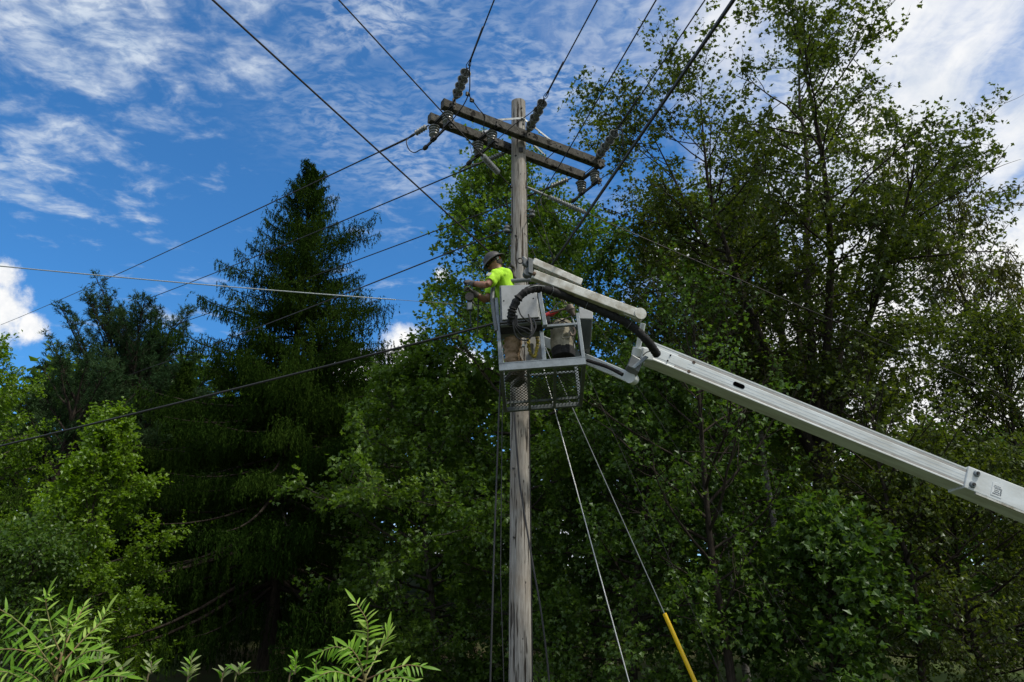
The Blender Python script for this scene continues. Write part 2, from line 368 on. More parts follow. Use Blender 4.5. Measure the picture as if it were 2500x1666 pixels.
def spruce(seed, H, R, dens=1.0, zmin=1.0, pend=1.0):
    rng = np.random.RandomState(seed); wood, crown = MB(), MB(); A, B, TN, HA, HB, HT = [], [], [], [], [], []
    T = wander(rng, (0, 0, -.3), (0, 0, 1), H + .3, 10, 0, .008); tube(wood, T, np.linspace(.22 * H / 15, .012, 11), 8)
    z = zmin
    while z < H - .12:
        t = z / H; Lm = R * (1 - t) ** .92 + .08; nb = 6 if t < .75 else 5
        ph = rng.uniform(0, 6.28)
        for b in range(nb):
            a = ph + 6.283 * b / nb + rng.uniform(-.35, .35); L = Lm * rng.uniform(.55, 1.2) * (1.32 if rng.uniform() < .16 else 1)
            p, _ = lerp_path(T, min((z + .3 + rng.uniform(-.12, .12)) / (H + .3), .995))
            e0 = RAD(-20 + 62 * t ** 1.6 + rng.uniform(-11, 11)); n = 7; pts = [p]; e = e0
            for i in range(n):
                e += (RAD(34) / n) * (1 if i > 2 else -.5)
                pts.append(pts[-1] + np.array([math.cos(a) * math.cos(e), math.sin(a) * math.cos(e), math.sin(e)]) * L / n)
            pts = np.array(pts); tube(wood, pts, np.linspace(.008 + .010 * L, .004, n + 1), 4, cap=False)
            tone = rng.uniform(0, 1); m = max(10, int(L / .15 * dens * (.5 if t < .35 else 1.15)))
            for j in range(m):
                s = .12 + .88 * (j + rng.uniform(0, 1)) / m; q, d = lerp_path(pts, min(s, .999)); sd = np.cross(d, (0, 0, 1))
                w_ = L * .30 * (1.05 - .75 * s) + .10
                for sg in (-1, 1):                                   # side sprays
                    e_ = q + (d * .75 + sd * sg * rng.uniform(.6, 1) + np.array([0, 0, rng.uniform(-.35, .05)])) * w_ * rng.uniform(.5, 1)
                    A.append(q); B.append(e_); TN.append(tone)
                    hn = 1 + int(w_ / .20)
                    for h in range(hn):                              # hanging branchlets
                        if rng.uniform() > .92 * pend: continue
                        c = q + (e_ - q) * rng.uniform(.15, 1); hl = (0.17 + .45 * (1 - t) * rng.uniform(.25, 1.25)) 
                        HA.append(c); HB.append(c + np.array([rng.normal(0, .05), rng.normal(0, .05), -hl])); HT.append(tone)
                if s > .3:
                    HA.append(q); HB.append(q + np.array([rng.normal(0, .04), rng.normal(0, .04), -(0.14 + .45 * (1 - t)) * rng.uniform(.5, 1.2)]) * pend); HT.append(tone)
            for i in range(n): A.append(pts[i]); B.append(pts[i + 1]); TN.append(tone)
        z += .17 + .16 * (1 - t)
    A, B, TN = np.array(A), np.array(B), np.array(TN)
    HA, HB, HT = np.array(HA), np.array(HB), np.array(HT)
    needles(crown, HA, HB, rng, .085, .085, .026, 3, np.clip(HT * .6 + rng.uniform(0, .4, len(HT)), 0, 1), fwd=1.9)
    hi_ = A[:, 2] > .45 * H
    needles(crown, A[hi_], B[hi_], rng, .085, .085, .024, 3, TN[hi_])
    A, B, TN = A[~hi_], B[~hi_], TN[~hi_]
    needles(crown, A, B, rng, .20, .085, .028, 3, np.clip(TN * .6 + rng.uniform(0, .4, len(TN)), 0, 1))
    return wood, crown

def pine(seed, H, R, z0=.25, prim=46, tuft=26):
    rng = np.random.RandomState(seed); wood, crown = MB(), MB()
    T = wander(rng, (0, 0, -.3), (0, 0, 1), H + .3, 10, 0, .03); tube(wood, T, np.linspace(.20, .03, 11), 8); A, B, TN = [], [], []
    for i in range(prim):
        t = z0 + (1 - z0) * (i + rng.uniform(0, 1)) / prim; p, _ = lerp_path(T, min(t, .99)); h = (t - z0) / (1 - z0)
        L = R * (0.30 + .70 * math.sin(PI * (h * .52 + .30))) * rng.uniform(.5, 1.2); a = i * 2.4 + rng.uniform(-.4, .4); el = RAD(5 + 50 * h + rng.uniform(-10, 10))
        P = wander(rng, p, (math.cos(a) * math.cos(el), math.sin(a) * math.cos(el), math.sin(el)), L, 6, .45, .09); tube(wood, P, np.linspace(.02 + .012 * L, .008, 7), 5, cap=False)
        tone = rng.uniform(0, 1)
        for j in range(int(tuft * (.4 + .6 * L / R))):
            s = .25 + .75 * rng.uniform(0, 1); q, d = lerp_path(P, min(s, .99)); sd = rng.normal(0, 1, 3); sd[2] = abs(sd[2]) * .8 + .1
            e = q + unit(d * .8 + unit(sd)) * (.22 + .28 * L * (1.1 - s)) * rng.uniform(.6, 1.2)
            tube(wood, [q, e], [.009, .004], 3, cap=False)
            for k in range(5):
                f = q + (e - q) * rng.uniform(.45, 1); d3 = unit((e - q) * .8 + rng.normal(0, .35, 3) + np.array([0, 0, .25])); A.append(f); B.append(f + d3 * rng.uniform(.10, .24)); TN.append(tone)
    A, B = np.array(A), np.array(B)
    needles(crown, A, B, rng, .09, .13, .022, 4, np.array(TN), fwd=1.0)
    return wood, crown

def plant_tree(name, label, cat, wc, px, Y, X=None, bark=None, leafm=None, group=None, scale=1.0, rot=0.0):
    x = X if X is not None else (px - CX) / F * Y * math.cos(PITCH); z = float(gh(x, Y)) - .05
    r = root(name, (x, Y, z), label, cat, group)
    for nm, mb_, mt, kd in (('trunk', wc[0], bark, None), ('crown', wc[1], leafm, 'stuff')):
        o = obj(nm, mb_.mesh(nm, (0, 0, 0), nm == 'crown', nm == 'trunk'), mt, None); o.parent = r
        if kd: o['kind'] = kd
    r.rotation_euler = (0, 0, rot); r.scale = (scale,) * 3
    return r
def ztop(py, Y, px=1250): return at_y(px, py, Y).z

B_grey = barkmat('bark_grey_brown', (0.085, 0.072, 0.058), (0.030, 0.025, 0.020))
B_dark = barkmat('bark_dark', (0.045, 0.036, 0.028), (0.018, 0.014, 0.011))
B_birch = mat('bark_white_birch', (0.36, 0.345, 0.31), 0.8, col2=(0.10, 0.085, 0.07), scale=4, bump=.4, bscale=12, spec=.2, stretch=(2, 2, 7))
L_maple = leafmat('maple_leaf_green', (0.044, 0.088, 0.011), (0.084, 0.154, 0.017), (0.160, 0.238, 0.034))
L_deep = leafmat('leaf_deep_green', (0.030, 0.064, 0.010), (0.058, 0.116, 0.016), (0.126, 0.194, 0.032))
L_olive = leafmat('leaf_olive_green', (0.030, 0.048, 0.007), (0.058, 0.084, 0.011), (0.112, 0.138, 0.018))
L_yel = leafmat('leaf_yellow_green', (0.062, 0.118, 0.007), (0.115, 0.205, 0.011), (0.190, 0.290, 0.019), .45)
L_ash = leafmat('leaf_rusty_olive', (0.036, 0.044, 0.011), (0.066, 0.070, 0.016), (0.110, 0.105, 0.022))
L_spruce = leafmat('spruce_needle_dark', (0.007, 0.017, 0.003), (0.017, 0.036, 0.006), (0.042, 0.072, 0.011), .15, .0)
L_pine = leafmat('pine_needle_blue_green', (0.014, 0.034, 0.014), (0.030, 0.060, 0.026), (0.058, 0.098, 0.042), .15, .0)

TREES = []
def T(*a, **k): TREES.append(plant_tree(*a, **k)); return TREES[-1]
# 1 the big Norway spruce
p = at_y(781, 396, 20.0)
T('spruce_tree', 'tall dark conical spruce with drooping branchlets left of the pole', 'spruce', spruce(11, p.z - float(gh(p.x, 20)), 6.3, .95, 2.2), 0, 20.0, X=p.x, bark=B_dark, leafm=L_spruce)
# 2 pine, smaller conifers at left
p = at_y(335, 880, 26.0)
T('pine_tree', 'bushy blue-green pine with tufted rounded top left of the tall spruce', 'pine', pine(5, p.z - float(gh(p.x, 26)), 4.3, .12, 120, 62), 0, 26.0, X=p.x + .6, bark=B_dark, leafm=L_pine)
p = at_y(455, 880, 24.0)
T('spruce_tree', 'small young spruce squeezed between the blue-green pine and tall spruce', 'spruce', spruce(12, p.z - float(gh(p.x, 24)), 2.6, .7), 0, 24.0, X=p.x, bark=B_dark, leafm=L_spruce)
p = at_y(190, 960, 21.0)
T('pine_tree', 'dark shaded pine below the far left yellow-green tree', 'pine', pine(6, p.z - float(gh(p.x, 21)), 2.9, .10, 56, 30), 0, 21.0, X=p.x, bark=B_dark, leafm=L_pine)
# 3 broadleaf trees
p = at_y(30, 890, 19.0)
T('broadleaf_tree', 'bright yellow-green tree cut by the left edge beside the pine', 'tree', broadleaf(21, p.z - float(gh(p.x, 19)), 2.0, .25, leaf=.10, shape='oval', prim=60, sec=10, nl=9, prof='round', elev=(0, 50), twl=.4), 0, 19.0, X=p.x + .25, bark=B_grey, leafm=L_yel)
p = at_y(335, 1040, 16.0)
T('maple_sapling', 'bright yellow-green young maple in front of the dark conifers', 'tree', broadleaf(22, p.z - float(gh(p.x, 16)), 1.45, .05, leaf=.085, prim=46, sec=12, twig=7, nl=10, tr=.06, twl=.36, elev=(-5, 62)), 0, 16.0, X=p.x + .12, bark=B_grey, leafm=L_yel)
p = at_y(1215, 420, 15.0)
T('maple_tree', 'green maple rising right behind the utility pole against blue sky', 'tree', broadleaf(23, p.z, 3.2, .12, leaf=.092, prim=80, sec=13, twig=6, nl=11, tr=.12, elev=(-5, 40), twl=.45, prof='round'), 0, 15.0, X=.35, bark=B_grey, leafm=L_maple)
T('tall_maple_tree', 'tallest tree with dark forked trunks and sparse leaves at upper right', 'tree', broadleaf(24, 16.7, 4.3, .36, stems=8, prim=270, sec=12, twig=5, nl=8, leaf=.090, lean=(.045, .0), tr=.17, elev=(-2, 50), fork=.27, spread=.50, bare=.10, twl=.42, prof='round', stem_h=(.56, .82)), 2050, 15.0, X=6.0, bark=B_dark, leafm=L_olive)
p = at_y(2430, 490, 19.0)
T('ash_tree', 'thin rusty-leaved tree with drooping narrow leaves at the right edge', 'tree', broadleaf(25, p.z - float(gh(p.x, 19)), 3.4, .25, prim=60, sec=10, twig=6, nl=9, leaf=.16, shape='lance', tr=.12, bare=.15, droop=-.9, elev=(25, 60), prof='round'), 0, 19.0, X=p.x, bark=B_dark, leafm=L_ash)
p = at_y(2330, 800, 17.0)
T('broadleaf_tree', 'loose green tree below the rusty-leaved tree above the white boom', 'tree', broadleaf(26, p.z, 3.4, .15, prim=60, sec=10, twig=6, nl=8, leaf=.10, shape='oval', tr=.10, bare=.1), 0, 17.0, X=p.x - .2, bark=B_dark, leafm=L_olive)
p = at_y(1640, 510, 18.0)
T('broadleaf_tree', 'mid-green tree between the pole maple and the tallest tree', 'tree', broadleaf(27, p.z, 4.0, .12, prim=84, sec=12, twig=6, nl=9, leaf=.12, shape='oval', tr=.12, prof='round', elev=(5, 50), bare=.22), 0, 18.0, X=p.x, bark=B_grey, leafm=L_maple)
p = at_y(1430, 640, 19.5)
T('broadleaf_tree', 'green tree filling the gap right of the pole behind the bucket', 'tree', broadleaf(35, p.z, 3.6, .1, prim=70, sec=11, twig=6, nl=8, leaf=.13, shape='oval', tr=.12, prof='round', elev=(0, 45)), 0, 19.5, X=p.x, bark=B_grey, leafm=L_deep)
p = at_y(1930, 960, 20.0)
T('broadleaf_tree', 'green tree behind the stems of the tallest tree', 'tree', broadleaf(36, p.z, 3.2, .1, prim=60, sec=10, twig=6, nl=8, leaf=.12, shape='oval', tr=.12, prof='round', elev=(0, 50), bare=.1), 0, 20.0, X=p.x, bark=B_grey, leafm=L_olive)
p = at_y(1085, 900, 16.5)
T('maple_tree', 'rounded mid-green maple below the worker just left of the pole', 'tree', broadleaf(28, p.z, 2.7, .06, prim=56, sec=14, twig=6, nl=10, leaf=.10, tr=.09, elev=(-8, 55), twl=.4), 0, 16.5, X=p.x + .1, bark=B_grey, leafm=L_maple)
p = at_y(1500, 925, 13.4)
T('maple_tree', 'dense green maple under the bucket behind the guy wires', 'tree', broadleaf(29, p.z, 2.7, .05, prim=60, sec=14, twig=6, nl=10, leaf=.085, tr=.09, elev=(-8, 52), twl=.36, prof='round'), 0, 13.4, X=2.0, bark=B_dark, leafm=L_deep)
T('birch_tree', 'slim white-barked birch partly hidden in the dark woods under the boom', 'tree', broadleaf(30, 11.5, 1.9, .55, prim=40, sec=7, twig=5, nl=8, leaf=.09, shape='oval', tr=.10), 1890, 16.6, bark=B_birch, leafm=L_olive)
T('birch_tree', 'second white birch trunk close left of the slim birch', 'tree', broadleaf(33, 10.5, 1.6, .6, prim=30, sec=7, twig=5, nl=8, leaf=.09, shape='oval', tr=.09, lean=(.05, 0)), 1815, 17.4, bark=B_birch, leafm=L_olive)
T('slender_tree', 'slender dark-stemmed tree in the shade right of the yellow guard', 'tree', broadleaf(37, 7.2, 2.3, .22, prim=40, sec=8, twig=5, nl=7, leaf=.085, tr=.085, bare=.45, lean=(-.06, 0), elev=(25, 60)), 1790, 12.3, bark=B_dark, leafm=L_deep)
T('slender_tree', 'slender leaning dark trunk under the outer half of the boom', 'tree', broadleaf(38, 6.6, 2.0, .25, prim=36, sec=8, twig=5, nl=7, leaf=.085, tr=.07, bare=.4, lean=(.03, 0), elev=(20, 60)), 2215, 12.4, bark=B_dark, leafm=L_olive)
p = at_y(2310, 1165, 13.5)
T('broadleaf_tree', 'yellowish green leafy tree low at right under the boom end', 'tree', broadleaf(31, p.z, 2.8, .05, prim=54, sec=13, twig=6, nl=9, leaf=.085, shape='oval', tr=.08, elev=(-8, 55), twl=.4), 0, 13.5, X=p.x, bark=B_dark, leafm=L_olive)
p = at_y(1960, 1330, 12.6)
T('broadleaf_shrub', 'dark broad shrub at the foot of the tallest tree', 'shrub', broadleaf(32, p.z, 1.7, .03, prim=40, sec=10, twig=6, nl=8, leaf=.12, tr=.05, elev=(-5, 55), prof='round'), 0, 12.6, X=p.x, bark=B_dark, leafm=L_deep)
p = at_y(60, 1330, 14.0)
T('broadleaf_shrub', 'dark green shrub behind the left sumac', 'shrub', broadleaf(34, p.z, 1.5, .03, prim=40, sec=9, twig=6, nl=8, leaf=.09, shape='oval', tr=.05), 0, 14.0, X=p.x, bark=B_dark, leafm=L_deep)
p = at_y(800, 1420, 14.5)
T('young_spruce', 'low young spruce in deep shade behind the middle weeds', 'spruce', spruce(13, p.z, 1.8, .8, .2), 0, 14.5, X=p.x, bark=B_dark, leafm=L_spruce)

# far wood that closes the view behind the single trees: one mass
def far_wood():
    rng = np.random.RandomState(77); mb, wd = MB(), MB()
    base = [broadleaf(100 + i, 9, 2.7, .05, prim=26, sec=6, twig=4, nl=4, leaf=.38, shape='oval', tr=.1, twl=.8)[1] for i in range(3)]
    base = [(np.concatenate(b.v), np.concatenate(b.f), np.concatenate(b.a)) for b in base]
    for i in range(51):
        px = -250 + 3000 * (i % 17) / 16 + rng.uniform(-60, 60); Y = (27.5, 33, 39)[i // 17] + rng.uniform(-2, 2); x = (px - CX) / F * Y * .95
        top = 905 + rng.uniform(-15, 45) + (150 if px > 2050 else 0) + (70 if i < 17 else 0); g = float(gh(x, Y)); s = max(at_y(px, top, Y).z - g, 3) / 9.0
        v, f, a = base[i % 3]; c, sn = math.cos(i), math.sin(i); R_ = np.array([[c, sn, 0], [-sn, c, 0], [0, 0, 1]])
        mb.add(v @ R_ * np.array([1.3, 1.3, s]) + np.array([x, Y, g]), f, np.clip(a * .7 + rng.uniform(0, .3), 0, 1))
    o = obj('far_woodland', mb, L_deep, attr=True, label='far mass of green woodland behind the single trees', cat='woods', kind='stuff')
far_wood()

# ------------------------------------------------------------------ utility pole
def woodmat(name, c_lo, c_mid, c_hi, sc=(9, 9, 0.55)):
    m = bpy.data.materials.new(name); m.use_nodes = True; t = NT(m.node_tree)
    p = t.t.nodes.new('ShaderNodeBsdfPrincipled'); t.link(p.outputs[0], t.t.nodes.new('ShaderNodeOutputMaterial').inputs[0])
    v = t.n('ShaderNodeTexCoord', out='Object'); s = t.n('ShaderNodeMapping', ins={'Vector': v, 'Scale': sc})
    big = t.noise(v, 1.1, 4, .6); fine = t.noise(s, 6.0, 8, .7, .4); crack = t.noise(s, 2.6, 3, .5, .2)
    col = t.ramp(fine, [(0.30, c_lo), (0.50, c_mid), (0.72, c_hi)])
    col = t.mix(t.ss(big, .45, .70, 0, .55), col, (c_lo[0] * 1.5, c_lo[1] * 1.25, c_lo[2] * 1.0, 1))
    ck = t.ss(crack, .365, .415); col = t.mix(ck, (c_lo[0] * .35, c_lo[1] * .32, c_lo[2] * .3, 1), col)
    t.link(col, p.inputs['Base Color']); p.inputs['Roughness'].default_value = .88; p.inputs['Specular IOR Level'].default_value = .2
    h = t.m('ADD', t.m('MULTIPLY', fine, .5), ck)
    t.link(t.n('ShaderNodeBump', ins={'Strength': .9, 'Distance': .012, 'Height': h}), p.inputs['Normal'])
    return m
M_pole = woodmat('weathered_pole_wood', (.135, .120, .103), (.29, .272, .248), (.45, .432, .402))
M_arm = woodmat('weathered_crossarm_wood', (.028, .027, .023), (.068, .065, .058), (.140, .135, .122), (3, 3, 3))
M_galv = mat('galvanised_steel', (.24, .26, .275), .5, .4, var=.35, scale=14, bump=.1, bscale=60)
M_dark = mat('dark_weathered_steel', (.060, .058, .056), .6, .5, var=.4, scale=20)
M_porc = mat('grey_porcelain', (.165, .175, .172), .3, 0, var=.35, scale=8)
M_poly = mat('grey_polymer', (.20, .215, .22), .55, 0, var=.25, scale=12)
M_wire = mat('weathered_conductor', (.030, .026, .030), .55, .2, var=.3, scale=30)
M_black = mat('black_cable_jacket', (.016, .016, .018), .45, 0, var=.3, scale=20)
M_steelw = mat('bright_guy_strand', (.55, .56, .55), .38, .5, var=.2, scale=40, bump=.4, bscale=220)
M_whitec = mat('pale_messenger_strand', (.40, .44, .46), .4, .35, var=.2, scale=40, bump=.4, bscale=220)

M_mark = mat('dark_wood_pit', (.035, .028, .022), .95, spec=.05)
PY = 10.3
ptop, pbot = at_y(1266, 250, PY), at_y(1270.5, 1660, PY)
pdir = (ptop - pbot) / (ptop.z - pbot.z)
def pole_at(z): return np.array(pbot + pdir * (z - pbot.z))
def pole_r(z): return .1190 + (.1500 - .1190) * (ptop.z - z) / (ptop.z - pbot.z)
UP = root('utility_pole', pole_at(0), 'weathered grey wooden utility pole with double crossarms in the middle', 'utility pole')
mb = MB(); rng = np.random.RandomState(3); nr, na = 90, 40
zs = np.concatenate([np.linspace(-.4, ptop.z - .03, nr - 2), [ptop.z - .008, ptop.z]]); th = np.linspace(0, 2 * PI, na, endpoint=False)
ch = [(rng.uniform(0, 6.28), rng.uniform(0, 9), rng.uniform(1.0, 3.5), rng.uniform(.006, .014)) for _ in range(34)]
V = []
for i, z in enumerate(zs):
    r = pole_r(z) + .003 * np.sin(3 * th + z * .4) + .0025 * np.sin(th * 2 + z * 1.3)
    for a, zc_, hl, dp in ch:
        k = max(0, 1 - abs(z - zc_) / hl); da = np.angle(np.exp(1j * (th - a - .03 * math.sin(z * 2 + a)))); r = r - dp * k ** .5 * np.exp(-(da / .085) ** 2)
    if i == nr - 1: r = r - .010
    c = pole_at(z); V.append(np.stack([c[0] + r * np.cos(th), c[1] + r * np.sin(th), np.full(na, z)], 1))
k = np.arange(na); k2 = (k + 1) % na
mb.add(np.concatenate(V), np.concatenate([np.stack([i * na + k, i * na + k2, (i + 1) * na + k2, (i + 1) * na + k], 1) for i in range(nr - 1)]))
mb.add(V[-1], [list(k)])
obj('pole_shaft', mb, M_pole, UP, smooth='auto')

zA = at_y(1266, 332, 10.1).z
a1, b1 = np.array(at_z(1080, 254, zA)), np.array(at_z(1471, 403, zA))
a2, b2 = np.array(at_z(1048, 288, zA)), np.array(at_z(1424, 431, zA))
ad = unit(b1 - a1); perp = unit(np.cross((0, 0, 1), ad))         # perp points away from the camera
def arm_mesh(a, b, seed):
    rng = np.random.RandomState(seed); mb = MB(); n = 26; P = []
    s, u, d = frame(b - a)
    for t in np.linspace(0, 1, n):
        c = a + (b - a) * t; wv = rng.normal(0, .0012, 4); w_, h_ = .060, .077; e = .010
        ring = [(-w_, -h_ + e), (-w_ + e, -h_), (w_ - e, -h_), (w_, -h_ + e), (w_, h_ - e), (w_ - e, h_), (-w_ + e, h_), (-w_, h_ - e)]
        P += [c + s * (x + wv[0]) + u * (y + wv[1] - .008 * math.sin(t * PI)) for x, y in ring]
    k = np.arange(8); k2 = (k + 1) % 8
    mb.add(P, np.concatenate([np.stack([i * 8 + k, i * 8 + k2, (i + 1) * 8 + k2, (i + 1) * 8 + k], 1) for i in range(n - 1)]))
    mb.add(P[:8], [list(k[::-1])]); mb.add(P[-8:], [list(k)]); return mb
obj('crossarm', arm_mesh(a1, b1, 1), M_arm, UP, label='crossarm on the near side of the pole')
obj('crossarm', arm_mesh(a2, b2, 2), M_arm, UP, label='crossarm behind the pole')
# through bolts between the two arms with square washers
for t in (.035, .30, .50, .70, .965):
    p = a1 + (b1 - a1) * t; q = p + perp * (np.dot(a2 - a1, perp))
    mb = MB(); tube(mb, [p - perp * .085, q + perp * .085], .008, 6)
    for e in (p - perp * .050, q + perp * .050): box(mb, e, (.055, .055, .008), (ad, (0, 0, 1), perp))
    for e in (p - perp * .066, q + perp * .066): lathe(mb, e, perp, [(-.008, .014), (.008, .014)], 6)
    obj('through_bolt', mb, M_dark, UP)
# flat braces
def strap(a, b):
    mb = MB(); beam(mb, a, b, .012, .034, up=np.cross(np.asarray(b) - np.asarray(a), perp)); d = unit(np.asarray(b) - np.asarray(a))
    for e in (np.asarray(a) + d * .03, np.asarray(b) - d * .03): lathe(mb, e, perp, [(-.02, .013), (.02, .013)], 6)
    return mb
c1 = a1 + (b1 - a1) * np.dot(pole_at(zA) - a1, ad) / np.linalg.norm(b1 - a1); c2 = c1 + perp * np.dot(a2 - a1, perp)
for c, sg in ((c1, -1), (c2, 1)):
    for e in (-.62, .62):
        obj('brace', strap(pole_at(zA + .42) + perp * sg * (pole_r(zA + .42) + .012), c + ad * e + perp * sg * -.030 + np.array([0, 0, .078])), M_galv, UP)
# bell insulator strings pulling towards the camera
STR = []
for bpx, tpx in (((1108, 250), (1141, 167)), ((1285, 329), (1329, 242)), ((1453, 395), (1506, 318))):
    P, Q = np.array(at_z(*bpx, zA + .03)), np.array(at_z(*tpx, zA + .06)); d = unit(Q - P); L = np.linalg.norm(Q - P)
    R_ = obj('insulator_string', tube(MB(), [P - d * .03, P + d * (L - .02)], .010, 6), M_dark, UP)
    mb = MB(); tube(mb, [P - d * .06, P + d * .07], .016, 6); box(mb, P + d * .02, (.03, .05, .10), (d, np.cross(d, (0, 0, 1)), (0, 0, 1))); obj('shackle', mb, M_dark, R_)
    n = 4; st = (L - .17) / n
    for i in range(n):
        o = P + d * (.10 + st * i)
        obj('bell', lathe(MB(), o, d, [(0, .022), (.012, .040), (.045, .046), (.06, .062), (st * .78, .080), (st * .84, .084), (st * .86, .076), (st * .70, .066), (st * .38, .050), (st * .38, .020), (st * .98, .020)], 18), M_porc, R_, smooth='auto')
    e = Q - d * .05; sv, uv, _ = frame(d)
    ring = np.array([e + d * (.045 * math.cos(a)) + uv * (.032 * math.sin(a)) for a in np.linspace(0, 2 * PI, 13)]); obj('eye', tube(MB(), ring, .009, 6, cap=False), M_dark, R_)
    STR.append((P, Q, d))
# ribbed polymer strain insulators on the far arm
def polymer(parent, P, Q, r=.026, R=.047, pitch=.05, a=.0, b=1.0, nm='strain_insulator'):
    P, Q = np.asarray(P, float), np.asarray(Q, float); d = unit(Q - P); L = np.linalg.norm(Q - P); S, E = P + d * L * a, P + d * L * b; n = int(np.linalg.norm(E - S) / pitch)
    pr = [(0, .012)]
    for i in range(n):
        t = i * pitch; pr += [(t + .004, r), (t + .018, R), (t + .026, R), (t + .034, r)]
    pr.append((n * pitch + .01, .012))
    o = obj(nm, lathe(MB(), S, d, pr, 14), M_poly, parent, smooth='auto')
    obj('rod', tube(MB(), [P, S + d * .02], .012, 6), M_dark, o); obj('end_fitting', tube(MB(), [E - d * .02, E + d * .03, Q], [.020, .022, .012], 8), M_dark, o)
    return o
PL = []
for p_, q_ in (((1047, 306), (996, 338)), ((1238, 372), (1172, 399)), ((1396, 435), (1322, 466))):
    P, Q = np.array(at_z(*p_, zA - .03)), np.array(at_z(*q_, zA - .06)); polymer(UP, P, Q, a=.12, b=.72); PL.append((P, Q))
# hook-stick disconnect switches slung under the arms
SW = []
for i1, i2 in (((1093, 287), (1060, 319)), ((1201, 333), (1168, 359)), ((1452, 429), (1420, 454))):
    A_, B_ = np.array(at_z(*i1, zA - .2)), np.array(at_z(*i2, zA - .2)); d = unit(B_ - A_); hz = np.array([0, 0, 1.0]); sd = np.cross(d, hz)
    top = lambda p, z: np.array([p[0], p[1], zA + z])
    mb = MB(); beam(mb, top(A_, -.080) - d * .16, top(B_, -.080) + d * .14, .06, .034); beam(mb, top(A_, -.100) - d * .16, top(B_, -.100) + d * .14, .012, .03)
    S_ = obj('disconnect_switch', mb, M_dark, UP)
    for P in (A_, B_):
        pr = [(0, .030), (.02, .045)]
        for i in range(4): t = .03 + i * .047; pr += [(t, .060), (t + .010, .086 - .003 * i), (t + .022, .088 - .003 * i), (t + .032, .062)]
        pr += [(.225, .050), (.245, .030)]
        obj('ribbed_insulator', lathe(MB(), top(P, -.10), -hz, pr, 18), M_porc, S_, smooth='auto')
        pass
    mb = MB(); beam(mb, top(A_, -.362) - d * .10, top(B_, -.372) + d * .22, .026, .040); beam(mb, top(A_, -.345) - d * .05, top(A_, -.345) + d * .07, .07, .05); beam(mb, top(B_, -.35) - d * .05, top(B_, -.35) + d * .06, .07, .05)
    obj('switch_blade', mb, M_dark, S_)
    e = top(B_, -.375) + d * .22; mb = MB(); lathe(mb, e, d, [(-.02, .02), (0, .035), (.05, .038), (.08, .030), (.10, .012)], 10); obj('terminal', mb, M_dark, S_, smooth='auto')
    f = top(A_, -.35) - d * .10; mb = MB(); box(mb, f, (.07, .09, .06), (d, sd, hz)); box(mb, f + np.array([0, 0, -.05]), (.04, .05, .05), (d, sd, hz)); tube(mb, [f + sd * .03, f + sd * .06 - hz * .09, f - hz * .12, f - sd * .03 - hz * .06], .007, 6); obj('clamp', mb, M_dark, S_)
    SW.append((top(A_, -.35) - d * .12, e + d * .08))
# spools, bolts and hardware on the shaft
def spool(px, py, sx):
    c = np.array(at_y(px, py, PY - .03)); r0 = pole_at(c[2]); mb = MB(); beam(mb, r0 + np.array([sx * .08, -.03, .05]), c + np.array([sx * .035, 0, .075]), .03, .01); beam(mb, r0 + np.array([sx * .08, -.03, -.05]), c + np.array([sx * .035, 0, -.06]), .03, .01)
    tube(mb, [c + np.array([sx * .01, 0, -.09]), c + np.array([sx * .01, 0, .10])], .008, 6)
    b_ = obj('spool_bracket', mb, M_dark, UP)
    obj('spool', lathe(MB(), c + np.array([sx * .01, 0, -.055]), (0, 0, 1), [(0, .035), (.008, .052), (.035, .052), (.045, .034), (.065, .034), (.075, .052), (.10, .052), (.11, .035)], 16), M_porc, b_, smooth='auto')
    return c
sp_r, sp_l = spool(1297, 522, 1), spool(1239, 560, -1); sp_w = spool(1246, 662, -1)
for px, py in ((1262, 379), (1274, 262), (1262, 575), (1259, 1312), (1257, 1143), (1279, 300), (1277, 316)):
    z = at_y(px, py, PY - .13).z; c = pole_at(z); ang = math.atan2(-1, (px - 1268) / 14.0); n = np.array([math.cos(ang), math.sin(ang), 0]); c = c + n * pole_r(z)
    obj('bolt', lathe(MB(), c - n * .02, n, [(0, .018), (.030, .018), (.036, .012)], 6), M_dark, UP)
z = at_y(1276, 366, PY - .13).z; obj('steel_plate', box(MB(), pole_at(z) + np.array([.035, -pole_r(z) - .004, 0]), (.07, .02, .09)), M_dark, UP, bevel=.004)

rg_ = np.random.RandomState(12)
for i in range(26):
    z = rg_.uniform(.8, 9.3); a_ = rg_.uniform(-2.7, -.45); n = np.array([math.cos(a_), math.sin(a_), 0]); c = pole_at(z) + n * (pole_r(z) - .001); tv = np.array([-n[1], n[0], 0]); hh_, ww_ = rg_.uniform(.012, .034), rg_.uniform(.004, .009)
    ring_ = [c + tv * ww_ * math.cos(b_) + np.array([0, 0, hh_ * math.sin(b_)]) for b_ in np.linspace(0, 2 * PI, 10, endpoint=False)]
    obj('climbing_mark', MB().add([*ring_, c + n * .004], [(k_, (k_ + 1) % 10, 10) for k_ in range(10)]), M_mark, UP)

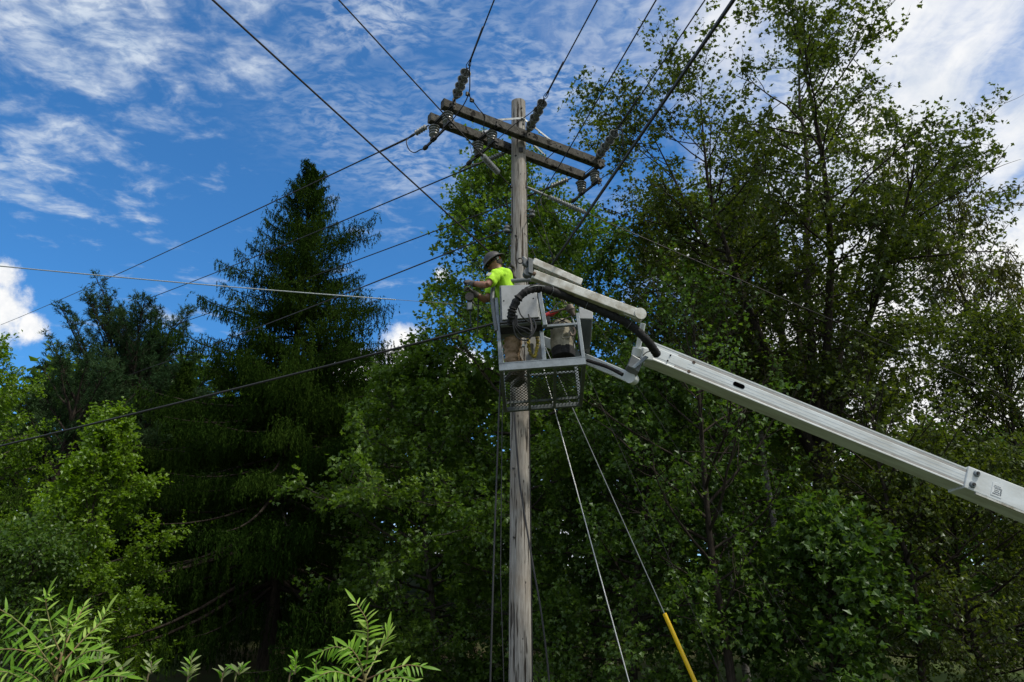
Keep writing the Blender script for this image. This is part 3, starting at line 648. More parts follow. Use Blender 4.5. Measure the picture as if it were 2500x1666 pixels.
# ------------------------------------------------------------------ wires, cables and guys (each a thing of its own)
def wire(name, label, cat, pts, r, m, group=None, n=8, parent=None, twist=0):
    P = np.array([tuple(p) for p in pts], float)
    o = obj(name, tube(MB(), P, r, n, cap=True), m, parent, smooth='auto', **({'label': label, 'cat': cat, 'group': group} if parent is None else {}))
    return o
def ext(P, Q, L):
    P, Q = np.asarray(P, float), np.asarray(Q, float); return Q + unit(Q - P) * L
def parallel_far(st, px, py, m):
    d = ray(px, py); k = d.x / d.y; Y = (st[0] - m * st[1]) / (k - m); return np.array(at_y(px, py, Y))
G1 = 'primary conductors running over the camera'
for (P, Q, d), top, lab in zip(STR, ((1204, 0), (1453, 0), (1711, 0)), ('dark wire from the far left bell insulator string up to the top edge', 'dark wire from the middle bell insulator string beside the pole top', 'dark wire from the right bell insulator string past the tallest tree')):
    T_ = np.array(at_z(*top, zA + .03)); E = ext(Q, T_, 26)
    mb = MB(); tube(mb, sag(Q + d * .06, E, .25, 40), .0095, 7)
    y0 = Q - d * .03; sd = np.cross(unit(E - Q), (0, 0, 1))
    r_ = obj('power_line', mb, M_wire, None, smooth='auto', label=lab, cat='power line', group=G1)
    e = unit(E - Q); q2 = Q + e * .30
    for sg in (-1, 1): obj('dead_end_grip', tube(MB(), smoothpath([y0, Q + sd * sg * .030 + e * .06, Q + e * .16 + sd * sg * .014, q2], 10), .006, 5), M_wire, r_)
    obj('grip_wrap', tube(MB(), sag(Q + e * .16, Q + e * .85, .0, 6), .0135, 7), M_wire, r_)
G2 = 'primary conductors running away to the left'
fL1 = np.array(at_y(64, 765, 34)); mL = (fL1[0] - PL[0][1][0]) / (fL1[1] - PL[0][1][1])
for (P, Q), far, lab in zip(PL, ((64, 765), (350, 728), (446, 781)), ('uppermost dark wire running left from the crossarm end past the spruce tip', 'second dark wire running left from the crossarm across the spruce', 'third dark wire running left from behind the pole through the maple leaves')):
    E = ext(Q, parallel_far(Q, *far, mL), 8); P_ = sag(Q, E, .12, 40)
    r_ = obj('power_line', tube(MB(), P_, .0125, 7), M_wire, None, smooth='auto', label=lab, cat='power line', group=G2)
    obj('grip_wrap', tube(MB(), P_[0] + (P_[1] - P_[0])[None] * np.linspace(0, .8, 6)[:, None], .018, 7), M_wire, r_)
E = ext(sp_l, parallel_far(sp_l, 924, 680, mL), 20)
wire('power_line', 'lowest of the four parallel dark wires running left toward the spruce', 'power line', sag(sp_l, E, .1, 40), .012, M_wire, G2)
z_ = sp_r[2]; E = ext(sp_r, at_z(1599, 0, z_ + .1), 25); wire('power_line', 'thin dark wire crossing before both crossarms to the right side spool', 'power line', sag(sp_r, E, .05, 30), .0085, M_wire)
s5 = np.array(at_y(1300, 716, 10.13)); E = ext(s5, at_z(1785, 0, s5[2] + .1), 20)
c_ = wire('communication_cable', 'thick black cable rising right from the pole to the top edge', 'cable', sag(s5, E, .05, 30), .0165, M_black)
obj('lashing_wire', tube(MB(), sag(s5 + np.array([0, 0, .028]), E + np.array([0, 0, .028]), .05, 30), .006, 6), M_black, c_)
s7 = sp_w; E = ext(s7, at_z(528, 0, s7[2] + .3), 20); wire('service_wire', 'long dark wire slanting from the top left down behind the worker', 'wire', sag(s7, E, .05, 30), .0105, M_wire)
# span guys with ribbed insulators, left and right of the shaft
s6 = pole_at(at_y(1251, 455, 10.2).z) + np.array([-.11, -.05, 0]); E = ext(s6, at_z(827, 0, s6[2] + .45), 20)
g6 = wire('span_guy', 'span guy with ribbed insulator passing under the left crossarm to the top', 'guy wire', sag(s6, E, 0, 20), .0095, M_wire)
d = unit(E - s6); 
def on_line(P, E, px):
    P, E = np.asarray(P), np.asarray(E); lo, hi = 0.0, 1.0
    for _ in range(50):
        mdl = (lo + hi) / 2; q = P + (E - P) * mdl - np.array([0, 0, EYE]); dep = q[1] * math.cos(PITCH) + q[2] * math.sin(PITCH); x = CX + F * q[0] / dep
        if (x < px) == (E[0] > P[0]): lo = mdl
        else: hi = mdl
    return P + (E - P) * lo
polymer(g6, on_line(s6, E, 1222), on_line(s6, E, 1172), r=.034, R=.050, pitch=.045, a=.12, b=.9, nm='guy_insulator')
s8 = pole_at(at_y(1296, 452, 10.2).z) + np.array([.11, -.05, 0]); E = np.array(at_y(2500, 985, 13.0)); E = ext(s8, E, 3)
g8 = wire('span_guy', 'thin guy wire with ribbed insulator stretching right across the tallest tree', 'guy wire', sag(s8, E, 0, 20), .0075, M_wire)
q1, q2 = on_line(s8, E, 1335), on_line(s8, E, 1430); obj('fibre_rod', tube(MB(), [s8 + (q1 - s8) * .1, q1], .020, 8), M_poly, g8)
polymer(g8, q1, on_line(s8, E, 1440), r=.03, R=.046, pitch=.05, a=.05, b=.92, nm='guy_insulator')
# strands from the left to the hoist
HO = np.array(at_y(1150, 745, 9.15))
E = np.array(at_y(0, 632, 8.2)); E = ext(HO, E, 6)
STRAND = sag(HO, E, .10, 60)
wire('tail_wire', 'thin pale wire from the end of the pale strand to the hoist at the gloves', 'wire', np.vstack([np.array(at_y(1206, 752, 9.2)), STRAND[:6]]), .0034, M_galv)
wire('messenger_strand', 'pale messenger strand stretched from the left edge across the tall spruce', 'cable', STRAND[5:], .0078, M_whitec)
s9 = np.array(at_y(1255, 778, 10.13)); E = ext(s9, at_y(0, 1084, 13.2), 5)
wire('communication_cable', 'thick black cable sagging from the pole down to the left edge', 'cable', sag(s9, E, .05, 40), .019, M_black)
# down guys
gz = at_y(1272, 742, 10.2).z
def downguy(px, py, Y, lab, r, m, z0, guard=None):
    S = pole_at(z0) + np.array([.10, -.10, 0]); Q = np.array(at_y(px, py, Y)); t = S[2] / (S[2] - Q[2]); G = S + (Q - S) * t
    o = wire('guy_wire', lab, 'guy wire', [S, S + (G - S) * .5, G + (G - S) * .03], r, m)
    if guard is not None:
        g = on_line(S, G + (G - S) * .03, guard); dd = unit(G - S)
        mb = lathe(MB(), g, dd, [(0, .022), (.004, .027), (np.linalg.norm(G - g) - .05, .027)], 16)
        obj('guy_guard', mb, mat('yellow_guard_plastic', (.78, .50, .01), .38, var=.12, scale=5), o, smooth='auto', label='yellow plastic guy guard')
    obj('anchor_rod', tube(MB(), [G + (G - S) * .02, G - (G - S) * .02], .016, 6), M_dark, o)
downguy(1536, 1666, 9.3, 'bright white guy wire running from the bucket to the bottom edge', .0068, M_steelw, gz)
downguy(1622, 1498, 10.0, 'grey guy wire ending in a yellow plastic guard', .0065, M_galv, gz, guard=1622)
downguy(1749, 1624, 10.6, 'faint dark guy wire right of the yellow guard', .0034, M_wire, gz + 1.2)
downguy(1900, 1480, 11.0, 'faint dark guy wire farthest right from the pole under the boom', .0030, M_wire, gz + 1.6)
# jumpers on the pole head
def jumper(pts, r=.0085, n=26): obj('jumper_wire', tube(MB(), smoothpath(pts, n), r, 6), M_wire, UP, smooth='auto')
J = lambda px, py, z: np.array(at_z(px, py, zA + z))
P, Q, d = STR[0]; w1 = Q + unit(np.array(at_z(1204, 0, zA)) - Q) * .12
jumper([w1, J(1147, 200, -.05), J(1145, 226, -.12), J(1132, 256, -.22), SW[0][0]])
jumper([J(1144, 232, -.12), J(1154, 247, -.16), J(1170, 268, -.2), J(1182, 285, -.25), J(1183, 325, -.4), SW[1][0]])
for q in (J(1141, 230, -.12), J(1151, 245, -.15)): mb = MB(); box(mb, q, (.05, .035, .06), (ad, perp, (0, 0, 1))); box(mb, q + ad * .03, (.03, .06, .02)); obj('wire_clamp', mb, M_dark, UP, bevel=.004)
jumper([PL[0][1], J(992, 348, -.2), J(999, 366, -.34), J(1012, 373, -.40), J(1026, 366, -.40), SW[0][1]])
jumper([PL[1][1], J(1150, 402, -.25), J(1128, 412, -.38), J(1122, 416, -.42), J(1132, 408, -.42), SW[1][1]])
P, Q, d = STR[2]; w3 = Q + unit(np.array(at_z(1711, 0, zA)) - Q) * .14
jumper([w3, J(1518, 318, -.05), J(1520, 355, -.25), J(1512, 385, -.35), J(1498, 415, -.38), SW[2][0]])
P, Q, d = STR[1]; jumper([Q + d * .03, J(1300, 272, -.05), J(1262, 300, -.12), J(1238, 320, -.2), SW[1][0]], .007)
jumper([PL[2][1], J(1322, 500, -.5), J(1345, 520, -.6), J(1400, 505, -.55), SW[2][1]], .007)
jumper([J(1296, 418, -.3), J(1305, 470, -.5), J(1315, 520, -.9), J(1338, 590, -1.5), J(1352, 650, -1.9)], .006)
jumper([J(1320, 480, -.6), J(1335, 505, -.7), J(1362, 545, -.9), J(1395, 600, -1.3)], .005)
# black cable that leaves the shaft and hangs to the ground; hand lines under the bucket
wire('drop_cable', 'black cable hanging off the pole front below the bucket', 'cable', smoothpath([at_y(1252, 960, 10.1), at_y(1256, 1015, 10.08), at_y(1266, 1150, 10.05), at_y(1278, 1240, 10.0), at_y(1301, 1380, 9.95), at_y(1322, 1500, 9.9), at_y(1341, 1666, 9.9), at_y(1352, 1850, 9.9)], 40), .0125, M_black)
wire('ground_wire', 'thin dark wire stapled along the right side of the pole', 'wire', [pole_at(z) + np.array([pole_r(z) + .004, -.02, 0]) for z in np.linspace(0, 8.6, 30)], .007, M_black)

# ------------------------------------------------------------------ aerial lift: boom, linkage arms and work platform
M_white = mat('white_boom_paint', (.66, .70, .715), .40, 0, col2=(.48, .495, .48), scale=3.0, bump=.04, bscale=30, rot=(0, RAD(-22), 0), stretch=(.6, 2, 2))
M_dirty = mat('stained_white_paint', (.55, .56, .53), .5, 0, col2=(.28, .26, .21), scale=7.5, bump=.15, bscale=40)
M_rust = mat('rusty_bracket', (.22, .15, .10), .8, .2, col2=(.07, .05, .04), scale=14, bump=.4)
M_galf = mat('galvanised_frame', (.225, .258, .28), .5, .35, col2=(.15, .175, .195), scale=9, bump=.08, bscale=50)
M_box = mat('aluminium_box_sheet', (.31, .32, .32), .5, .2, col2=(.22, .23, .23), scale=3.5, bump=.05, bscale=30)
M_boxd = mat('grey_box_edge', (.145, .158, .163), .5, .3, var=.3, scale=8)
M_hose = mat('black_hose_wrap', (.009, .009, .010), .85, 0, var=.4, scale=25, bump=.8, bscale=30)
M_decal = mat('dark_print', (.10, .115, .13), .5)
LIFT = root('aerial_lift', (8.95, 8.95, 0), 'white aerial lift boom with galvanised work platform beside the pole', 'aerial lift')
def V3(p): return np.array(p, float)
# main boom: inner box profile, then the wider outer section that runs off to the right
A_, B_ = V3(at_d(1588, 854, 9.32)), V3(at_d(2357, 1165, 8.86)); bd = unit(B_ - A_); bs = unit(np.cross(bd, (0, 0, 1))); bu = np.cross(bs, bd)   # bs points to the camera side
if bs[1] > 0: bs = -bs
BH, BW = .232, .30
Ctr = lambda p: p - bs * BW / 2
prof = [(-.5, -.5), (-.5, -.44), (-.488, -.40), (-.488, -.30), (-.496, -.26), (-.496, .22), (-.488, .27), (-.488, .38), (-.5, .43), (-.5, .5), (.5, .5), (.5, -.5)]
mb = MB(); P = []
E_ = B_ + bd * .25
for e in (A_, E_): P += [Ctr(e) - bs * (x * BW) + bu * (y * BH) for x, y in prof]
n = len(prof); k = np.arange(n); k2 = (k + 1) % n
mb.add(P, np.stack([k, k2, n + k2, n + k], 1)); mb.add(P[:n], [list(k)]); mb.add(P[n:], [list(k[::-1])])
boom = obj('main_boom', mb, M_white, LIFT)
M_groove = mat('grey_brown_groove_paint', (.40, .385, .37), .6, 0, col2=(.30, .28, .26), scale=9)  # grey-brown tone for the strips along the boom grooves
M_seam = mat('bluish_seam_paint', (.50, .56, .62), .5)
for y in (-.35, .325): mb = MB(); beam(mb, Ctr(A_ + bd * .35) + bs * (BW * .489) + bu * BH * y, Ctr(B_) + bs * (BW * .489) + bu * BH * y, .002, .026); obj('groove_strip', mb, M_groove, boom)
for y in (-.13, .06): mb = MB(); beam(mb, Ctr(A_ + bd * .5) + bs * (BW * .497) + bu * BH * y, Ctr(B_) + bs * (BW * .497) + bu * BH * y, .002, .004); obj('seam_line', mb, M_seam, boom)
def onboom(px, py, out=.5):      # point on the boom's camera side
    d = V3(ray(px, py)); o = np.array([0, 0, EYE]); pl = Ctr(A_) + bs * BW * out; return o + d * (np.dot(pl - o, bs) / np.dot(d, bs))
c = onboom(1804, 941, .499); mb = MB(); ov = [c + bd * (.045 * (1 if math.cos(a) > 0 else -1) + .030 * math.cos(a)) + bu * .030 * math.sin(a) for a in np.linspace(0, 2 * PI, 24, endpoint=False)]
mb.add([p + bs * .003 for p in ov] + [p - bs * .003 for p in ov], [[i, (i + 1) % 24, 24 + (i + 1) % 24, 24 + i] for i in range(24)]); mb.add([p + bs * .003 for p in ov], [list(range(24))]); obj('slot', mb, mat('slot_hole_shade', (.002, .002, .002), 1.0, spec=0), boom)  # flat plate, not a recess: the dark inside the hole is painted black
for px, py in ((1637, 868), (1630, 881)): q = onboom(px, py); obj('bolt', lathe(MB(), q - bs * .005, bs, [(0, .011), (.014, .011), (.018, .006)], 8), M_hose, boom)
for px, py in ((1694, 885), (1682, 907)): q = onboom(px, py, .497); obj('rust_spot', lathe(MB(), q, bs, [(0, .022), (.004, .020)], 12), M_rust, boom)
# outer section
mb = MB(); OE = B_ + bd * 3.75; beam(mb, Ctr(B_) , Ctr(OE), BW + .05, BH + .05, up=bu, w2=BW + .09, h2=BH + .10)
outer = obj('outer_boom', mb, M_white, LIFT, bevel=.010)
oc = Ctr(B_) + bs * (BW / 2 + .026)
def onouter(px, py):
    d = V3(ray(px, py)); o = np.array([0, 0, EYE]); return o + d * (np.dot(oc - o, bs) / np.dot(d, bs))
for px, py in ((2384, 1157), (2374, 1184)):
    q = onouter(px, py); o_ = obj('bolt_boss', lathe(MB(), q - bs * .01, bs, [(0, .040), (.014, .040), (.014, .034), (.032, .034), (.036, .028)], 18), M_galf, outer, smooth='auto'); obj('bolt_head', lathe(MB(), q + bs * .02, bs, [(0, .018), (.026, .018)], 6), M_dark, o_)
q0 = onouter(2434, 1197) + bs * .004
mb = MB(); box(mb, q0, (.125, .165, .003), (bd, bu, bs)); dec = obj('decal_plate', mb, mat('decal_white', (.66, .69, .70), .4), outer)
rows = [(.045, .07, .006), (.030, .085, .004), (.015, .06, .010), (-.010, .05, .012), (-.032, .055, .010), (-.056, .085, .014)]
mb = MB()
rg = np.random.RandomState(4)
for y, L, h in rows:
    x = -L / 2 - .006
    while x < L / 2 - .012:
        lw = rg.uniform(.006, .018); box(mb, q0 + bd * (x + lw / 2) + bu * y + bs * .0022, (lw, h, .002), (bd, bu, bs)); x += lw + .004
for x in range(5): box(mb, q0 + bd * .045 + bu * (.02 - x * .018) + bs * .0022, (.016, .012, .002), (bd, bu, bs))
obj('print_block', mb, M_decal, dec)
for px, py in ((2440, 1237), (2395, 1215)): pass
mb = MB(); box(mb, Ctr(B_ + bd * .45) + bs * (BW / 2 + .012) - bu * (BH / 2 + .038), (.62, .024, .03), (bd, bu, bs)); obj('wear_pad', mb, M_dirty, outer)
mb = MB(); e = Ctr(B_ + bd * 1.05) + bs * (BW / 2 + .03) - bu * (BH / 2 - .01); lathe(mb, e, bs, [(-.02, .09), (.03, .09), (.04, .07)], 20); obj('pivot_boss', mb, M_dirty, outer, smooth='auto')
# turret and pedestal beyond the right edge of the picture
te = Ctr(OE); mb = MB(); lathe(mb, (te[0], te[1], -.02), (0, 0, 1), [(0, .55), (.25, .55), (.27, .32), (te[2] - .5, .30), (te[2] - .48, .42), (te[2] - .30, .42)], 24); obj('pedestal', mb, M_white, LIFT, smooth='auto')
mb = MB()
for s in (-1, 1): beam(mb, te + bs * s * .24 - np.array([0, 0, .35]), te + bs * s * .24 + np.array([0, 0, .2]), .03, .5, up=bd)
obj('turret', mb, M_white, LIFT, bevel=.01)
# boom tip post that carries the linkage
pt, pm, pb = V3(at_d(1570, 790, 9.22)), V3(at_d(1556, 858, 9.25)), V3(at_d(1546, 905, 9.27))
post = obj('tip_post', tube(MB(), [pt, pm], .034, 14), M_white, LIFT, smooth='auto')
obj('post_sleeve', tube(MB(), [pm - (pm - pt) * .12, pm + (pb - pm) * .25], .066, 18), M_white, post, smooth='auto')
obj('post_foot', tube(MB(), [pm + (pb - pm) * .25, pb], .045, 12), M_dark, post, smooth='auto')
kb = V3(at_d(1548, 893, 9.18)); obj('knuckle_box', box(MB(), kb, (.16, .18, .17), (unit(bd * .8 + np.array([0, 0, -.15])), bs, bu)), M_boxd, post, bevel=.012)
obj('knuckle_plate', box(MB(), V3(at_d(1562, 885, 9.08)), (.05, .03, .24), (bd, bs, unit(bu * .9 + bd * .45))), M_galf, post, bevel=.006)
obj('boom_gusset', beam(MB(), pm + np.array([0, .02, -.02]), Ctr(A_ + bd * .10), .20, .16, up=bu), M_white, boom, bevel=.02)
# upper linkage arms (near one and far one) and lower arm
def arm(name, a, b, w_, h_, m, endr=None):
    a, b = V3(a), V3(b); d = unit(b - a); o = obj(name, beam(MB(), a, b, w_, h_), m, LIFT, bevel=.008)
    if endr:
        s = unit(np.cross(d, (0, 0, 1))); obj('end_plate', lathe(MB(), b - s * w_ * .62, s, [(0, endr), (w_ * 1.24, endr)], 22), m, o, smooth='auto')
    return o, d
ua, ub = at_d(1299, 672, 8.92), at_d(1560, 770, 8.98)
up_arm, ud = arm('upper_link_arm', ua, ub, .10, .118, M_dirty, .074)
us = unit(np.cross(ud, (0, 0, 1))); us = us if us[1] < 0 else -us
obj('pivot_pin', lathe(MB(), V3(at_d(1304, 669, 8.86)), us, [(-.03, .022), (.02, .022), (.03, .014)], 10), M_rust, up_arm)
mb = MB(); beam(mb, V3(at_d(1525, 758, 8.96)), V3(at_d(1568, 776, 8.98)), .02, .115); obj('cover_plate', mb, M_white, up_arm, bevel=.01)
fa, _ = arm('rear_link_arm', at_d(1300, 640, 9.35), at_d(1419, 692, 9.38), .08, .095, M_dirty)
for t in np.linspace(.1, .95, 7):
    q = V3(at_d(1300 + 125 * t, 651 + 50 * t, 9.22)); obj('bolt', lathe(MB(), q, us, [(0, .008), (.014, .008)], 6), M_rust, fa)
la, lb = at_d(1285, 815, 10.45), at_d(1543, 925, 9.25)
lo_arm, ld = arm('lower_link_arm', la, lb, .09, .13, M_white, .07)
ls = unit(np.cross(ld, (0, 0, 1))); ls = ls if ls[1] < 0 else -ls
obj('arm_hose', tube(MB(), smoothpath([V3(at_d(1433, 880, 9.55)), V3(at_d(1455, 887, 9.45)), V3(at_d(1485, 897, 9.3)), V3(at_d(1520, 915, 9.15))], 14), .024, 8), M_hose, lo_arm, smooth='auto')
mb = MB(); box(mb, V3(at_d(1293, 655, 8.97)), (.06, .14, .20), (ud, us, (0, 0, 1))); lathe(mb, V3(at_d(1287, 668, 8.95)), us, [(-.05, .05), (.05, .05)], 14); obj('clevis', mb, M_boxd, up_arm, bevel=.006)
# head hook and shackle on the arm end
hk = V3(at_d(1281, 640, 8.98)); mb = MB(); box(mb, hk, (.07, .06, .12), (unit(ud + np.array([0, 0, -.3])), us, (0, 0, 1))); obj('winch_head', mb, M_boxd, up_arm, bevel=.015)
ring = [hk + np.array([-.055 + .032 * math.cos(a), -.03, .0 + .036 * math.sin(a)]) for a in np.linspace(0, 2 * PI, 14)]; obj('eye_ring', tube(MB(), ring, .008, 6, cap=False), M_dark, up_arm)
# hose bundle along the upper arm, round the box and the loops below it
H = lambda px, py, d=8.80: V3(at_d(px, py, d))
path = smoothpath([H(1604, 866, 9.14), H(1592, 848, 9.05), H(1577, 829, 8.98), H(1540, 795, 9.0), H(1500, 774, 9.0), H(1437, 746, 8.99), H(1390, 727, 8.97), H(1345, 711, 8.86)], 60)
hb = obj('hose_bundle', tube(MB(), path, .052 + .004 * np.sin(np.arange(60) * 1.9), 14), M_hose, LIFT, smooth='auto')
path2 = smoothpath([H(1345, 711, 8.86), H(1318, 704, 8.74), H(1292, 708, 8.62), H(1268, 726, 8.58), H(1254, 750, 8.56), H(1248, 772, 8.56), H(1249, 794, 8.60)], 60)
rr = .047 + .0035 * np.sin(np.arange(60) * 1.9) + np.random.RandomState(2).normal(0, .0045, 60); obj('corrugated_hose', tube(MB(), path2, rr, 14), M_hose, hb, smooth='auto')
for px, py in ((1339, 707), (1434, 745), (1540, 797)):
    i = int(np.argmin(np.linalg.norm(path - H(px, py, 8.8), axis=1))); t = unit(path[min(i + 1, 59)] - path[max(i - 1, 0)]); sv, uv, _ = frame(t)
    obj('hose_clamp', tube(MB(), [path[i] + .059 * (math.cos(a) * sv + math.sin(a) * uv) for a in np.linspace(0, 2 * PI, 17)], .004, 5, cap=False), M_boxd, hb)
for i, (ax_, bx, by, ex, ey) in enumerate(((1251, 1262, 832, 1308, 800), (1254, 1272, 826, 1302, 806), (1258, 1280, 817, 1300, 797), (1262, 1288, 811, 1296, 790))):
    obj('loose_cable', tube(MB(), smoothpath([H(ax_, 770, 8.56), H(ax_ + 2, 795, 8.53), H(bx, by - 8, 8.52), H((bx + ex) / 2 + 4, by - 2, 8.52), H(ex, ey, 8.58), H(ex - 6, ey - 22, 8.66)], 26), .0095, 6), M_black, hb, smooth='auto')
obj('loose_cable', tube(MB(), smoothpath([H(1265, 752, 8.55), H(1272, 770, 8.5), H(1288, 785, 8.55), H(1300, 792, 8.6)], 16), .008, 6), M_black, hb, smooth='auto')
obj('loose_cable', tube(MB(), smoothpath([H(1330, 700, 8.7), H(1310, 698, 8.62), H(1288, 704, 8.58)], 12), .008, 6), M_boxd, hb, smooth='auto')
obj('loose_cable', tube(MB(), smoothpath([H(1570, 868, 9.1), H(1578, 861, 9.05), H(1590, 858, 9.03), H(1598, 862, 9.05)], 12), .006, 6), M_black, hb, smooth='auto')

# ---- work platform
pA, pB, pC = V3(at_d(1219, 905, 9.2)), V3(at_d(1431, 889, 9.2)), V3(at_d(1225, 1010, 10.2))
ux = unit(pB - pA); uy = unit((pC - pA) - ux * np.dot(pC - pA, ux)); uz = np.cross(ux, uy); PWD, PDP = float(np.linalg.norm(pB - pA)), 1.165
AX = (ux, uy, uz)
def pl(a, b, h): return pA + ux * a + uy * b + uz * h
def pf(px, py, b=0.0):           # platform-local (a, h) of a pixel on the plane at depth b
    d = V3(ray(px, py)); o = np.array([0, 0, EYE]); q = pA + uy * b; p = o + d * (np.dot(q - o, uy) / np.dot(d, uy)); return float(np.dot(p - pA, ux)), float(np.dot(p - pA, uz))
PF = obj('work_platform', box(box(MB(), pl(PWD / 2, .02, .055), (PWD, .04, .11), AX), pl(PWD / 2, .02, .104), (PWD + .006, .046, .012), AX), M_galf, LIFT, label='galvanised work platform frame')
M_flr = mat('galvanised_underside_shade', (.13, .15, .155), .6, .3, var=.35, scale=9)  # darker copy of the frame metal; underside shade is put into the colour
def pbar(nm, p, q, w_=.045, h_=.045, m=M_galf, up=None): return obj(nm, beam(MB(), p, q, w_, h_, up=uy if up is None else up), m, PF, bevel=.004)
pbar('floor_side', pl(.022, .042, .03), pl(.022, PDP, .03), .045, .06, M_flr, up=uz); pbar('floor_side', pl(PWD - .022, .042, .03), pl(PWD - .022, PDP, .03), .045, .06, M_flr, up=uz)
pbar('floor_back', pl(.046, PDP - .02, .03), pl(PWD - .046, PDP - .02, .03), .045, .06, M_flr, up=uz)
for a in (.36, .70): pbar('floor_bearer', pl(a, .042, .018), pl(a, PDP - .044, .018), .035, .045, M_flr, up=uz)
obj('floor_bearer', beam(MB(), pl(.05, .93, .022), pl(PWD - .05, .93, .022), .03, .03, up=uz), M_flr, PF)
# expanded-metal floor: real strands, one sheet
mb = MB(); nx, ny = 20, 28; sx, sy = (PWD - .09) / nx, (PDP - .09) / ny
for j in range(ny):
    for i in range(nx):
        x0 = .045 + sx * (i + (.5 if j % 2 else 0)); y0 = .045 + sy * j
        for s in (-1, 1):
            p = pl(x0 + sx / 2, y0, .047); q = pl(x0 + sx / 2 + s * sx / 2, y0 + sy, .047)
            if x0 + sx / 2 + s * sx / 2 > PWD - .03: continue
            w_ = uy * .0095; mb.add([p - w_, p + w_, q + w_ + uz * .006, q - w_ + uz * .006], [(0, 1, 2, 3)])
        p, q = pl(x0 + sx * .32, y0, .047), pl(min(x0 + sx * .68, PWD - .04), y0, .047); mb.add([p - uy * .0125, q - uy * .0125, q + uy * .012 + uz * .008, p + uy * .012 + uz * .008], [(0, 1, 2, 3)])
obj('floor_mesh', mb, mat('dark_expanded_metal', (.13, .15, .155), .6, .2, var=.4, scale=20), PF, kind='stuff')
pbar('upright', pl(.022, .022, .11), pl(.022, .022, 1.12)); pbar('upright', pl(PWD - .022, .022, .11), pl(PWD - .022, .022, .78))
pbar('upright', pl(PWD - .022, PDP - .022, .06), pl(PWD - .022, PDP - .022, 1.05)); pbar('upright', pl(.022, PDP - .022, .06), pl(.022, PDP - .022, 1.05))
a, h = pf(1325, 836); pbar('middle_post', pl(a, .05, .06), pl(a, .05, .62), .05, .03)
h1 = pf(1326, 797)[1]; h2 = pf(1409, 789)[1]; hr = (h1 + h2) / 2; pbar('mid_rail', pl(a - .06, .022, hr), pl(PWD - .046, .022, hr), .035, .042)
pbar('top_rail', pl(.045, PDP - .022, 1.05), pl(PWD, PDP - .022, 1.05), .04, .04); pbar('mid_rail', pl(.045, PDP - .022, .55), pl(PWD - .045, PDP - .022, .55), .03, .03)
pbar('side_rail', pl(.022, .045, 1.08), pl(.022, PDP, 1.06), .04, .04, up=uz); pbar('side_rail', pl(.022, .045, .56), pl(.022, PDP - .045, .56), .03, .03, up=uz)
pbar('side_rail', pl(PWD - .022, .045, .74), pl(PWD - .022, PDP - .045, 1.0), .03, .03, up=uz)
# control cabinet on the front left
def quadbox(mb, F4, B4): return box8(mb, [F4[0], F4[1], B4[1], B4[0], F4[3], F4[2], B4[2], B4[3]])
def pp(px, py, b): a_, h_ = pf(px, py, b); return pl(a_, b, h_)
fr = [pp(1221, 794, -.10), pp(1322, 786, -.10), pp(1308, 696, -.10), pp(1219, 697, -.10)]
bk = [p + uy * .26 - uz * .06 if i < 2 else p + uy * .26 for i, p in enumerate(fr)]
cab = obj('control_cabinet', quadbox(MB(), fr, bk), M_boxd, PF, bevel=.012)
ins = [fr[0] + (fr[2] - fr[0]) * .06 + uz * .025, fr[1] + (fr[3] - fr[1]) * .05 + uz * .025, fr[2] + (fr[0] - fr[2]) * .02, fr[3] + (fr[1] - fr[3]) * .04]
obj('front_panel', quadbox(MB(), [p - uy * .028 for p in ins], [p - uy * .002 for p in ins]), M_box, cab, bevel=.006)
for px, py in ((1230, 735), (1302, 729)): q = pp(px, py, -.128); obj('rivet', lathe(MB(), q + uy * .01, -uy, [(0, .012), (.014, .010), (.017, .005)], 8), M_hose, cab)
lip = [fr[0] + uz * .02 - uy * .02, fr[1] + uz * .02 - uy * .02, fr[1] - uz * .055 + uy * .14 + ux * .01, fr[0] - uz * .055 + uy * .14 - ux * .01]
mb = MB(); mb.add([*lip, *[p + uz * .006 for p in lip]], [(0, 1, 2, 3), (7, 6, 5, 4), (0, 4, 5, 1), (1, 5, 6, 2), (2, 6, 7, 3), (3, 7, 4, 0)]); obj('bottom_lip', mb, M_hose, cab)
obj('cabinet_post', beam(MB(), pp(1316, 712, -.06), pp(1331, 796, -.06), .055, .05, up=uy), M_galf, PF, bevel=.005)
tr_ = smoothpath([pl(.0, .02, .60), pp(1203, 740, .02), pp(1204, 704, .02), pp(1211, 691, .02), pp(1235, 688, .02), pp(1300, 683, .02)], 30)
obj('bent_rail', tube(MB(), tr_, .030, 10), M_boxd, PF, smooth='auto')
# tool tray on the right side
q = [pp(1413, 748, .06), pp(1448, 762, .06), pp(1447, 779, .06), pp(1414, 778, .06)]
tray = obj('tool_tray', box8(MB(), [q[3], q[2], q[2] + uy * .5 - uz * .05, q[3] + uy * .5 - uz * .05, q[0], q[1], q[1] + uy * .5, q[0] + uy * .5]), M_box, PF, bevel=.01)
w0 = [q[3] + uy * .012 - uz * .004, q[2] + uy * .012 - ux * .01 - uz * .004]; w1 = [pp(1416, 858, .30), pp(1441, 850, .30)]
obj('tray_underside', box8(MB(), [w1[0], w1[1], w1[1] + uy * .22, w1[0] + uy * .22, w0[0], w0[1], w0[1] + uy * .46, w0[0] + uy * .46]), M_hose if False else mat('tray_shade_dark', (.045, .055, .050), .6, var=.3), PF, bevel=.01)  # sloping underside of the tray, its shade painted in as a dark colour
